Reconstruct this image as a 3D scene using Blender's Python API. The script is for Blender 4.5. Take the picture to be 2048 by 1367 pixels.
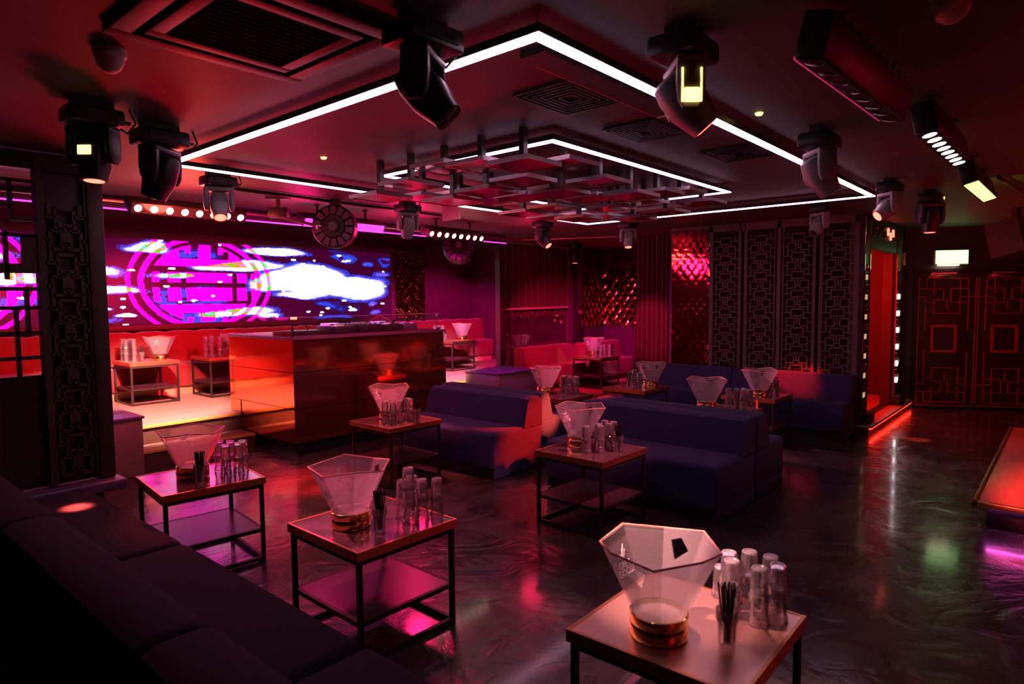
import bpy, bmesh, math, random
import numpy as np
from mathutils import Matrix, Vector, Euler
random.seed(4)
PI = math.pi
for o in list(bpy.data.objects): bpy.data.objects.remove(o)
SC = bpy.context.scene
COL = SC.collection
def R(d): return math.radians(d)

# ------------------------------------------------------------------ camera
EYE = 1.65
def make_camera():
    cd = bpy.data.cameras.new('camera'); co = bpy.data.objects.new('camera', cd); COL.objects.link(co)
    cd.sensor_fit = 'HORIZONTAL'; cd.sensor_width = 36.0; cd.lens = 1299.66/2048*36.0
    yaw, pitch, roll = R(40.936), R(-3.791), R(-0.502)
    f = Vector((math.cos(pitch)*math.cos(yaw), math.cos(pitch)*math.sin(yaw), math.sin(pitch)))
    r = Vector((math.sin(yaw), -math.cos(yaw), 0)); u = r.cross(f)
    r2 = r*math.cos(roll)+u*math.sin(roll); u2 = -r*math.sin(roll)+u*math.cos(roll)
    m = Matrix(((r2.x, u2.x, -f.x, 0), (r2.y, u2.y, -f.y, 0), (r2.z, u2.z, -f.z, EYE), (0, 0, 0, 1)))
    co.matrix_world = m
    cd.clip_start = 0.05; cd.clip_end = 100
    cd.dof.use_dof = True; cd.dof.focus_distance = 4.6; cd.dof.aperture_fstop = 2.8
    SC.camera = co
make_camera()
# ------------------------------------------------------------------ world, exposure
W = bpy.data.worlds.new('world'); SC.world = W; W.use_nodes = True
W.node_tree.nodes['Background'].inputs[0].default_value = (0.30, 0.035, 0.10, 1)
W.node_tree.nodes['Background'].inputs[1].default_value = 0.012
vs = SC.view_settings; vs.view_transform = 'Standard'; vs.look = 'None'; vs.gamma = 1.0; vs.exposure = 0.0
try: vs.use_curve_mapping = False
except Exception: pass
SC.cycles.use_denoising = True
SC.cycles.max_bounces = 8; SC.cycles.diffuse_bounces = 4; SC.cycles.glossy_bounces = 4
SC.cycles.transmission_bounces = 6; SC.cycles.transparent_max_bounces = 24
SC.cycles.sample_clamp_indirect = 6.0
SC.cycles.caustics_reflective = False; SC.cycles.caustics_refractive = False
# ------------------------------------------------------------------ lamps of the room and added fill lamps that hang in no fixture
def spot(pos, target, power, color, angle, blend=0.4, size=0.03, name='lamp'):
    d = bpy.data.lights.new(name, 'SPOT'); d.energy = power; d.color = color
    d.spot_size = R(angle); d.spot_blend = blend; d.shadow_soft_size = size
    o = bpy.data.objects.new(name, d); COL.objects.link(o)
    o.location = pos
    o.rotation_euler = (Vector(target)-Vector(pos)).to_track_quat('-Z', 'Y').to_euler()
    return o
def area(pos, target, power, color, sx, sy, name='lamp'):
    d = bpy.data.lights.new(name, 'AREA'); d.energy = power; d.color = color
    d.shape = 'RECTANGLE'; d.size = sx; d.size_y = sy
    o = bpy.data.objects.new(name, d); COL.objects.link(o); o.location = pos
    o.rotation_euler = (Vector(target)-Vector(pos)).to_track_quat('-Z', 'Y').to_euler()
    return o
def point(pos, power, color, size=0.05, name='lamp'):
    d = bpy.data.lights.new(name, 'POINT'); d.energy = power; d.color = color; d.shadow_soft_size = size
    o = bpy.data.objects.new(name, d); COL.objects.link(o); o.location = pos
    return o
RED = (1.0, 0.012, 0.012); MAG = (1.0, 0.01, 0.30); WARM = (1.0, 0.20, 0.10); PINK = (1.0, 0.25, 0.45)
def room_lamps():
    # wash bars over the dance-floor edge, throwing red and warm light on the stage
    spot((2.5, 6.05, 2.36), (2.9, 8.35, 0.35), 2300, (1.0, 0.36, 0.30), 46, .6, .08)
    spot((2.3, 6.05, 2.36), (2.7, 9.7, 0.5), 700, (1.0, 0.012, 0.01), 62, .7, .08)
    spot((4.0, 6.0, 2.38), (4.4, 9.7, 0.5), 900, (1.0, 0.010, 0.04), 66, .7, .08)
    spot((5.6, 6.0, 2.38), (8.7, 9.3, 0.5), 2600, (1.0, 0.012, 0.25), 46, .6, .08)
    spot((5.9, 6.0, 2.38), (7.2, 8.3, 0.35), 1300, (1.0, 0.46, 0.48), 44, .5, .05)
    spot((5.9, 6.0, 2.38), (8.4, 8.75, 0.95), 1300, (1.0, 0.50, 0.66), 14, .7, .05)
    spot((2.6, 6.05, 2.36), (3.2, 9.1, 0.95), 1000, (1.0, 0.58, 0.45), 15, .7, .05)
    spot((8.3, 5.5, 2.45), (9.5, 6.3, 0.75), 170, (1.0, 0.34, 0.60), 24, .7, .05)  # added without a fixture to brighten the alcove table's glasses
    spot((2.5, 5.85, 2.36), (1.76, 4.2, 0.7), 330, (1.0, 0.07, 0.10), 20, .8, .05)  # from here on, added at the bars to brighten buckets and glasses
    spot((5.6, 5.75, 2.36), (6.3, 4.35, 0.7), 300, (1.0, 0.13, 0.22), 34, .8, .05)
    spot((5.9, 5.75, 2.36), (6.8, 2.7, 0.7), 620, (1.0, 0.20, 0.32), 24, .8, .05)
    # added point lamps standing in for the bars' upward spill on the ceiling
    point((2.35, 5.6, 2.28), 40, (1.0, 0.08, 0.05), .15)
    point((3.55, 5.75, 2.28), 26, (1.0, 0.008, 0.18), .15)
    point((4.9, 5.75, 2.28), 40, (1.0, 0.012, 0.14), .15)
    point((6.6, 5.4, 2.30), 9, (1.0, 0.015, 0.09), .15)
    spot((5.9, 6.0, 2.36), (7.45, 6.65, .57), 130, (.75, .03, 1.0), 26, .7, .05)  # added purple spots aimed down at the plinth tops
    spot((2.2, 6.05, 2.36), (1.95, 7.0, .57), 110, (.9, .02, .8), 24, .7, .05)
    # added floor-level spots, no fixtures, standing in for red bounce on the ceiling
    spot((2.95, 6.55, 0.10), (1.75, 3.6, 2.62), 320, (1.0, 0.006, 0.015), 66, 1., .25)
    spot((6.3, 6.3, 0.20), (4.2, 3.2, 2.62), 120, (1.0, 0.006, 0.07), 100, .9, .25)
    spot((6.0, -3.1, 0.30), (6.6, 0.5, 2.62), 110, (1.0, 0.008, 0.015), 100, .9, .25)
    # added magenta spots without fixtures, washing the alcove
    spot((7.4, 5.75, 2.3), (9.9, 7.0, 0.4), 480, (1.0, 0.008, 0.13), 66, 1., .06)
    spot((7.7, 5.65, 2.35), (10.8, 6.5, 0.8), 520, (1.0, 0.012, 0.32), 54, 1., .06)
    # green bar by the exit
    spot((6.55, 0.56, 2.40), (8.4, 0.2, 2.62), 5, (0.55, 1.0, 0.03), 90, .8, .05)
    # red room behind the doorway
    point((9.5, 2.75, 1.9), 120, (1.0, 0.012, 0.008), .12)
    # added soft red fill lamps out of view, with no fixtures
    area((1.5, -2.2, 2.5), (4.5, 3.5, 0.2), 3, (1.0, 0.012, 0.03), .6, .6)
    area((7.5, -2.6, 2.5), (6.5, 1.0, 1.4), 16, (1.0, 0.015, 0.04), .6, .6)
room_lamps()

# ------------------------------------------------------------------ materials
MATS = {}
def mat(name, color=(.5, .5, .5), rough=.5, metal=0., spec=.5, emit=None, estr=0., bump=0., bscale=60., cvar=0., coat=0., rvar=0., stretch=(1, 1, 1), sheen=0.):
    m = bpy.data.materials.new(name); m.use_nodes = True
    nt = m.node_tree; b = nt.nodes['Principled BSDF']
    b.inputs['Base Color'].default_value = (*color, 1); b.inputs['Roughness'].default_value = rough
    b.inputs['Metallic'].default_value = metal; b.inputs['Specular IOR Level'].default_value = spec
    b.inputs['Coat Weight'].default_value = coat
    if sheen: b.inputs['Sheen Weight'].default_value = sheen
    if emit: b.inputs['Emission Color'].default_value = (*emit, 1); b.inputs['Emission Strength'].default_value = estr
    if bump or cvar or rvar:
        tc = nt.nodes.new('ShaderNodeTexCoord'); mp = nt.nodes.new('ShaderNodeMapping'); mp.inputs['Scale'].default_value = stretch
        nz = nt.nodes.new('ShaderNodeTexNoise'); nz.inputs['Scale'].default_value = bscale; nz.inputs['Detail'].default_value = 5
        nt.links.new(tc.outputs['Object'], mp.inputs[0]); nt.links.new(mp.outputs[0], nz.inputs['Vector'])
        if bump:
            bp = nt.nodes.new('ShaderNodeBump'); bp.inputs['Strength'].default_value = bump; bp.inputs['Distance'].default_value = .01
            nt.links.new(nz.outputs[0], bp.inputs['Height']); nt.links.new(bp.outputs[0], b.inputs['Normal'])
        if cvar:
            mx = nt.nodes.new('ShaderNodeMixRGB'); mx.inputs[1].default_value = (*[c*(1-cvar) for c in color], 1)
            mx.inputs[2].default_value = (*[min(1, c*(1+cvar)) for c in color], 1)
            nt.links.new(nz.outputs[0], mx.inputs[0]); nt.links.new(mx.outputs[0], b.inputs['Base Color'])
        if rvar:
            mr = nt.nodes.new('ShaderNodeMapRange'); mr.inputs[1].default_value = .3; mr.inputs[2].default_value = .7
            mr.inputs[3].default_value = max(.02, rough-rvar); mr.inputs[4].default_value = rough+rvar
            nt.links.new(nz.outputs[0], mr.inputs[0]); nt.links.new(mr.outputs[0], b.inputs['Roughness'])
    MATS[name] = m
    return m
def clear(name, tint, gloss, fres, diff, rough=.1):
    """thin clear or frosted plastic: part see-through, part glossy, part diffuse / translucent"""
    m = bpy.data.materials.new(name); m.use_nodes = True; nt = m.node_tree
    for n in list(nt.nodes): nt.nodes.remove(n)
    out = nt.nodes.new('ShaderNodeOutputMaterial')
    tr = nt.nodes.new('ShaderNodeBsdfTransparent'); tr.inputs[0].default_value = (*tint, 1)
    gl = nt.nodes.new('ShaderNodeBsdfGlossy'); gl.inputs['Roughness'].default_value = rough
    df = nt.nodes.new('ShaderNodeBsdfDiffuse'); df.inputs[0].default_value = (.85, .85, .88, 1)
    tl = nt.nodes.new('ShaderNodeBsdfTranslucent'); tl.inputs[0].default_value = (.85, .85, .88, 1)
    fr = nt.nodes.new('ShaderNodeFresnel'); fr.inputs[0].default_value = 1.45
    m1 = nt.nodes.new('ShaderNodeMixShader'); m1.inputs[0].default_value = .5
    nt.links.new(df.outputs[0], m1.inputs[1]); nt.links.new(tl.outputs[0], m1.inputs[2])
    m2 = nt.nodes.new('ShaderNodeMixShader'); m2.inputs[0].default_value = diff
    nt.links.new(tr.outputs[0], m2.inputs[1]); nt.links.new(m1.outputs[0], m2.inputs[2])
    ma = nt.nodes.new('ShaderNodeMath'); ma.operation = 'MULTIPLY_ADD'; ma.inputs[1].default_value = fres; ma.inputs[2].default_value = gloss
    nt.links.new(fr.outputs[0], ma.inputs[0])
    m3 = nt.nodes.new('ShaderNodeMixShader'); nt.links.new(ma.outputs[0], m3.inputs[0])
    nt.links.new(m2.outputs[0], m3.inputs[1]); nt.links.new(gl.outputs[0], m3.inputs[2])
    nt.links.new(m3.outputs[0], out.inputs[0])
    return m
def planks(name, c1, c2, rough, sc=(1, 1, 1)):
    m = bpy.data.materials.new(name); m.use_nodes = True; nt = m.node_tree; b = nt.nodes['Principled BSDF']
    tc = nt.nodes.new('ShaderNodeTexCoord'); br = nt.nodes.new('ShaderNodeTexBrick'); br.inputs['Scale'].default_value = 1
    br.inputs['Brick Width'].default_value = 1.4; br.inputs['Row Height'].default_value = .14; br.inputs['Mortar Size'].default_value = .004
    br.inputs['Color1'].default_value = (*c1, 1); br.inputs['Color2'].default_value = (*c2, 1); br.inputs['Mortar'].default_value = (*[c*.3 for c in c1], 1)
    mp = nt.nodes.new('ShaderNodeMapping'); mp.inputs['Scale'].default_value = sc
    nz = nt.nodes.new('ShaderNodeTexNoise'); nz.inputs['Scale'].default_value = 6; nz.inputs['Detail'].default_value = 6
    mp2 = nt.nodes.new('ShaderNodeMapping'); mp2.inputs['Scale'].default_value = (.6, 9, 1)
    mx = nt.nodes.new('ShaderNodeMixRGB'); mx.blend_type = 'MULTIPLY'; mx.inputs[0].default_value = .55
    nt.links.new(tc.outputs['Object'], mp.inputs[0]); nt.links.new(mp.outputs[0], br.inputs[0])
    nt.links.new(tc.outputs['Object'], mp2.inputs[0]); nt.links.new(mp2.outputs[0], nz.inputs[0])
    nt.links.new(br.outputs[0], mx.inputs[1]); nt.links.new(nz.outputs[0], mx.inputs[2]); nt.links.new(mx.outputs[0], b.inputs[0])
    b.inputs['Roughness'].default_value = rough
    return m
def floor_mat():
    m = bpy.data.materials.new('polished dark resin'); m.use_nodes = True; nt = m.node_tree; b = nt.nodes['Principled BSDF']
    tc = nt.nodes.new('ShaderNodeTexCoord')
    n1 = nt.nodes.new('ShaderNodeTexNoise'); n1.inputs['Scale'].default_value = 1.1; n1.inputs['Detail'].default_value = 8; n1.inputs['Distortion'].default_value = 1.6
    n2 = nt.nodes.new('ShaderNodeTexNoise'); n2.inputs['Scale'].default_value = 2.2; n2.inputs['Detail'].default_value = 6; n2.inputs['Distortion'].default_value = 2.5
    n3 = nt.nodes.new('ShaderNodeTexNoise'); n3.inputs['Scale'].default_value = 55; n3.inputs['Detail'].default_value = 3
    for n in (n1, n2, n3): nt.links.new(tc.outputs['Object'], n.inputs['Vector'])
    cr = nt.nodes.new('ShaderNodeValToRGB'); cr.color_ramp.elements[0].position = .35; cr.color_ramp.elements[0].color = (.022, .016, .018, 1)
    cr.color_ramp.elements[1].position = .72; cr.color_ramp.elements[1].color = (.085, .068, .074, 1)
    nt.links.new(n1.outputs[0], cr.inputs[0]); nt.links.new(cr.outputs[0], b.inputs['Base Color'])
    mr = nt.nodes.new('ShaderNodeMapRange'); mr.inputs[1].default_value = .3; mr.inputs[2].default_value = .7; mr.inputs[3].default_value = .14; mr.inputs[4].default_value = .34
    nt.links.new(n2.outputs[0], mr.inputs[0]); nt.links.new(mr.outputs[0], b.inputs['Roughness'])
    ad = nt.nodes.new('ShaderNodeMath'); ad.operation = 'MULTIPLY_ADD'; ad.inputs[1].default_value = .05; nt.links.new(n3.outputs[0], ad.inputs[0]); nt.links.new(n2.outputs[0], ad.inputs[2])
    bp = nt.nodes.new('ShaderNodeBump'); bp.inputs['Strength'].default_value = .28; bp.inputs['Distance'].default_value = .05
    nt.links.new(ad.outputs[0], bp.inputs['Height']); nt.links.new(bp.outputs[0], b.inputs['Normal'])
    b.inputs['Specular IOR Level'].default_value = .6; b.inputs['Coat Weight'].default_value = .6; b.inputs['Coat Roughness'].default_value = .10
    return m
FLOOR = floor_mat()
CEIL = mat('ceiling paint', (.11, .085, .09), .6, spec=.3, cvar=.25, bscale=3, bump=.05)
DARKWALL = mat('dark wall paint', (.05, .035, .05), .55, cvar=.2, bscale=4)
PURPWALL = mat('plum wall paint', (.075, .016, .060), .6, cvar=.15, bscale=4)
REDWALL = mat('red wall paint', (.75, .16, .14), .6, cvar=.1, bscale=5)
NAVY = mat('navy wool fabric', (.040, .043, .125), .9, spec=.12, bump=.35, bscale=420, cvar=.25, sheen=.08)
NAVYDARK = mat('darker wool fabric', (.026, .023, .042), .9, spec=.12, bump=.35, bscale=420, cvar=.25, sheen=.06)  # darker copy of the navy wool for the foreground sofas
VELVET = mat('red upholstery', (.22, .028, .034), .8, spec=.2, bump=.15, bscale=200, cvar=.12, sheen=.3)
BLACK = mat('black metal', (.016, .014, .014), .45, .0, .5, cvar=.2, bscale=30)
MATTBLACK = mat('matt black grille', (.008, .006, .006), .95, spec=.03, cvar=.1)
BLACKPL = mat('black plastic', (.02, .02, .021), .42, cvar=.2, bscale=30)
GREYPL = mat('grey fixture plastic', (.20, .18, .19), .45, cvar=.1, bscale=30)
COPPER = mat('brushed copper', (1.0, .64, .52), .36, .94, bscale=3, cvar=.03)
COPPEREDGE = mat('copper edging', (.80, .36, .16), .35, 1.0, cvar=.1, bscale=20)
ROSE = mat('rose tinted table glass', (.50, .30, .34), .12, .8, spec=.7, rvar=.05, bscale=6, cvar=.18)
GOLD = mat('polished gold', (.95, .62, .20), .12, 1.0, cvar=.05, bscale=8)
MIRROR = mat('copper mirror', (.92, .30, .14), .07, .94, rvar=.03, bscale=2.5, cvar=.10)
BRONZE = mat('bronze mirror tile', (.80, .40, .18), .10, 1.0, cvar=.3, bscale=14)
REDMIRROR = mat('dark rose mirror tile', (.55, .16, .11), .06, 1.0, cvar=.3, bscale=9)
CHROME = mat('brushed steel', (.72, .66, .66), .25, 1.0, cvar=.1, bscale=20)
PALELIT = mat('pale highlight tone', (.85, .62, .66), .35, .2, cvar=.05)  # pale pink tone carries the light caught on rail and pane edges
LATTICE = mat('dark stained wood', (.125, .10, .098), .6, cvar=.3, bscale=12, stretch=(1, 1, .15))
LATTICEL = mat('brown stained wood', (.055, .042, .030), .55, cvar=.3, bscale=12, stretch=(1, 1, .15))
DOORRED = mat('red painted fretwork', (.60, .06, .04), .45, cvar=.3, bscale=20)
DOORBG = mat('door panel', (.06, .02, .018), .5, cvar=.3, bscale=10)
STAGEWOOD = planks('stage planks', (.66, .50, .40), (.56, .42, .33), .38)
KICKWOOD = mat('light oak', (.55, .33, .19), .45, cvar=.2, bscale=9, stretch=(1, 12, 12))
NOSING = mat('yellow step nosing', (.92, .56, .12), .4, cvar=.1, bscale=20)
STEPDARK = mat('dark step riser', (.10, .06, .045), .5, cvar=.3, bscale=15)
PLINTHTOP = mat('plinth lacquer', (.22, .10, .20), .3, cvar=.15, bscale=5)
PLINTHSIDE = mat('plinth veneer', (.30, .20, .19), .45, cvar=.25, bscale=8, stretch=(1, 1, 9))
CURTAIN = mat('plum velvet curtain', (.10, .012, .030), .75, spec=.2, bump=.2, bscale=150, cvar=.15, sheen=.5)
PODIUM = mat('red podium board', (.55, .14, .12), .33, cvar=.3, bscale=4, stretch=(1, 8, 1))
LEDWHITE = mat('led diffuser', (.9, .9, .9), .4, emit=(1, .55, .82), estr=8, cvar=.01)
LEDPURPLE = mat('purple led line', (.5, .2, .6), .4, emit=(.85, .06, .75), estr=1.6, cvar=.01)
LEDRED = mat('red led line', (.8, .1, .1), .4, emit=(1, .02, .01), estr=14, cvar=.01)
LEDMAG = mat('magenta led line', (.8, .1, .6), .4, emit=(1, .12, .75), estr=14, cvar=.01)
LAMPWARM = mat('lit warm lens', (.9, .9, .8), .2, emit=(1, .82, .55), estr=9, cvar=.01)
EDGEMAG = mat('dim magenta strip', (.3, .05, .12), .4, emit=(.8, .03, .20), estr=.55, cvar=.01)
LAMPWHITE = mat('lit white lens', (.9, .9, .9), .2, emit=(1, .90, .95), estr=9, cvar=.01)
LAMPRED = mat('lit red lens', (.9, .2, .1), .2, emit=(1, .10, .06), estr=6, cvar=.01)
LAMPOFF = mat('dark lens', (.05, .03, .04), .1, spec=.8, cvar=.1, bscale=20)
LAMPYEL = mat('yellow lit vent', (.9, .7, .2), .3, emit=(1, .68, .16), estr=4, cvar=.01)
STUD = mat('dim cream bulb', (.8, .6, .4), .3, emit=(1, .62, .30), estr=.55, cvar=.01)
LAMPGREEN = mat('green lit panel', (.7, .9, .4), .3, emit=(.60, 1, .16), estr=3.2, cvar=.01)
EXITFACE = mat('exit sign face', (.9, 1, .95), .4, emit=(.42, 1, .36), estr=2.4, cvar=.01)
GRILLE = mat('fan grille lacquer', (.11, .045, .14), .35, cvar=.25, bscale=25)
WHITEPL = mat('off white plastic', (.95, .86, .76), .45, cvar=.08, bscale=20)
HATCH = mat('pink plaster board', (.8, .45, .45), .5, cvar=.08, bscale=20)
TILE = mat('dark mirror panel', (.30, .10, .13), .10, .9, cvar=.15, bscale=5)
ALU = mat('pale metal edging', (.40, .33, .36), .4, .8, cvar=.08, bscale=30)
GLASS = clear('clear tumbler plastic', (.975, .95, .96), 0.03, .8, .12, .06)
GLASSBASE = clear('thick tumbler base and rim', (.95, .92, .93), 0.03, .8, .42, .08)
FROST = clear('frosted acrylic', (.965, .94, .95), 0.0, .35, .19, .15)
PANE = clear('clear acrylic pane', (.97, .95, .97), 0, .5, .02, .04)
ETCH = mat('etched white', (.9, .85, .85), .6, cvar=.02)
STRAW = mat('black straw', (.010, .009, .009), .35, cvar=.1)
CABLE = mat('black cable', (.015, .012, .012), .5, cvar=.1)
CABLEO = mat('orange cable', (.9, .35, .08), .4, cvar=.1)
BUTTON = mat('lit deck button', (.6, .3, .9), .3, emit=(.6, .25, 1), estr=.8, cvar=.01)

# ------------------------------------------------------------------ mesh helpers
def nb(): return bmesh.new()
def box(b, x0, x1, y0, y1, z0, z1, bev=0., seg=2, m=None):
    c = Vector(((x0+x1)/2, (y0+y1)/2, (z0+z1)/2))
    M = Matrix.Translation(c) @ Matrix.Diagonal((x1-x0, y1-y0, z1-z0, 1))
    if m is not None: M = m @ M
    r = bmesh.ops.create_cube(b, size=1.0, matrix=M)
    if bev:
        es = list({e for v in r['verts'] for e in v.link_edges})
        bmesh.ops.bevel(b, geom=es, offset=bev, segments=seg, affect='EDGES', profile=.5)
def cyl(b, p0, p1, r0, r1=None, n=14, caps=True):
    p0, p1 = Vector(p0), Vector(p1); d = p1-p0
    if r1 is None: r1 = r0
    M = Matrix.Translation((p0+p1)/2) @ d.to_track_quat('Z', 'Y').to_matrix().to_4x4()
    bmesh.ops.create_cone(b, cap_ends=caps, cap_tris=False, segments=n, radius1=r0, radius2=r1, depth=d.length, matrix=M)
def ring_faces(b, rings, close=True):
    for a, c in zip(rings[:-1], rings[1:]):
        n = len(a)
        for i in range(n if close else n-1):
            j = (i+1) % n
            try: b.faces.new((a[i], a[j], c[j], c[i]))
            except ValueError: pass
def tube(b, pts, r, n=7):
    pts = [Vector(p) for p in pts]; rings = []
    for i, p in enumerate(pts):
        t = (pts[min(i+1, len(pts)-1)]-pts[max(i-1, 0)]).normalized()
        q = t.to_track_quat('Z', 'Y')
        rings.append([b.verts.new(p + q @ Vector((r*math.cos(2*PI*k/n), r*math.sin(2*PI*k/n), 0))) for k in range(n)])
    ring_faces(b, rings); b.faces.new(rings[0][::-1]); b.faces.new(rings[-1])
def lathe(b, prof, n=24, c=(0, 0, 0), m=None):
    rings = []
    for r, z in prof:
        vs_ = [Vector((c[0]+r*math.cos(2*PI*k/n), c[1]+r*math.sin(2*PI*k/n), c[2]+z)) for k in range(n)]
        rings.append([b.verts.new(m @ v if m is not None else v) for v in vs_])
    ring_faces(b, rings)
    return rings
def loft(b, secs, n=20, p=3.0, m=None, cap=True):
    """superellipse sections (z, hx, hy, ox, oy)"""
    rings = []
    for z, hx, hy, ox, oy in secs:
        ring = []
        for k in range(n):
            t = 2*PI*k/n; c, s = math.cos(t), math.sin(t)
            x = hx*math.copysign(abs(c)**(2/p), c)+ox; y = hy*math.copysign(abs(s)**(2/p), s)+oy
            v = Vector((x, y, z)); ring.append(b.verts.new(m @ v if m is not None else v))
        rings.append(ring)
    ring_faces(b, rings)
    if cap: b.faces.new(rings[0][::-1]); b.faces.new(rings[-1])
def prism(b, poly, z0, z1, m=None):
    lo = [Vector((x, y, z0)) for x, y in poly]; hi = [Vector((x, y, z1)) for x, y in poly]
    if m is not None: lo = [m @ v for v in lo]; hi = [m @ v for v in hi]
    lo = [b.verts.new(v) for v in lo]; hi = [b.verts.new(v) for v in hi]
    n = len(lo); b.faces.new(lo[::-1]); b.faces.new(hi)
    for i in range(n): b.faces.new((lo[i], lo[(i+1) % n], hi[(i+1) % n], hi[i]))
def mesh(name, b, m, smooth=True, ang=38):
    bmesh.ops.recalc_face_normals(b, faces=b.faces)
    me = bpy.data.meshes.new(name); b.to_mesh(me); b.free()
    me.materials.append(m)
    if smooth:
        me.polygons.foreach_set('use_smooth', [True]*len(me.polygons)); me.set_sharp_from_angle(angle=R(ang))
    return me
def put(name, me, parent=None, loc=(0, 0, 0), rot=(0, 0, 0)):
    o = bpy.data.objects.new(name, me); COL.objects.link(o); o.parent = parent; o.location = loc; o.rotation_euler = rot
    return o
def obj(name, b, m, parent=None, smooth=True, loc=(0, 0, 0), rot=(0, 0, 0)):
    return put(name, mesh(name, b, m, smooth), parent, loc, rot)
def tag(o, label, cat, group=None, kind=None):
    o['label'] = label; o['category'] = cat
    if group: o['group'] = group
    if kind: o['kind'] = kind
    return o
def thing(name, label, cat, loc=(0, 0, 0), rotz=0., group=None, kind=None):
    o = bpy.data.objects.new(name, None); COL.objects.link(o); o.empty_display_size = .1
    o.location = loc; o.rotation_euler = (0, 0, rotz)
    return tag(o, label, cat, group, kind)
def struct(name, b, m, label=None, parent=None, smooth=False):
    o = obj(name, b, m, parent, smooth)
    if parent is None:
        o['kind'] = 'structure'
        if label: o['label'] = label
        o['category'] = 'room'
    return o
def dup(root, loc, rotz, label, group=None):
    r = root.copy(); COL.objects.link(r); r.location = loc; r.rotation_euler = (0, 0, rotz); r['label'] = label
    if group: r['group'] = group
    for ch in list(root.children):
        c = ch.copy(); COL.objects.link(c); c.parent = r
        for g in list(ch.children):
            d = g.copy(); COL.objects.link(d); d.parent = c
    return r

ZC = 2.62
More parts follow.
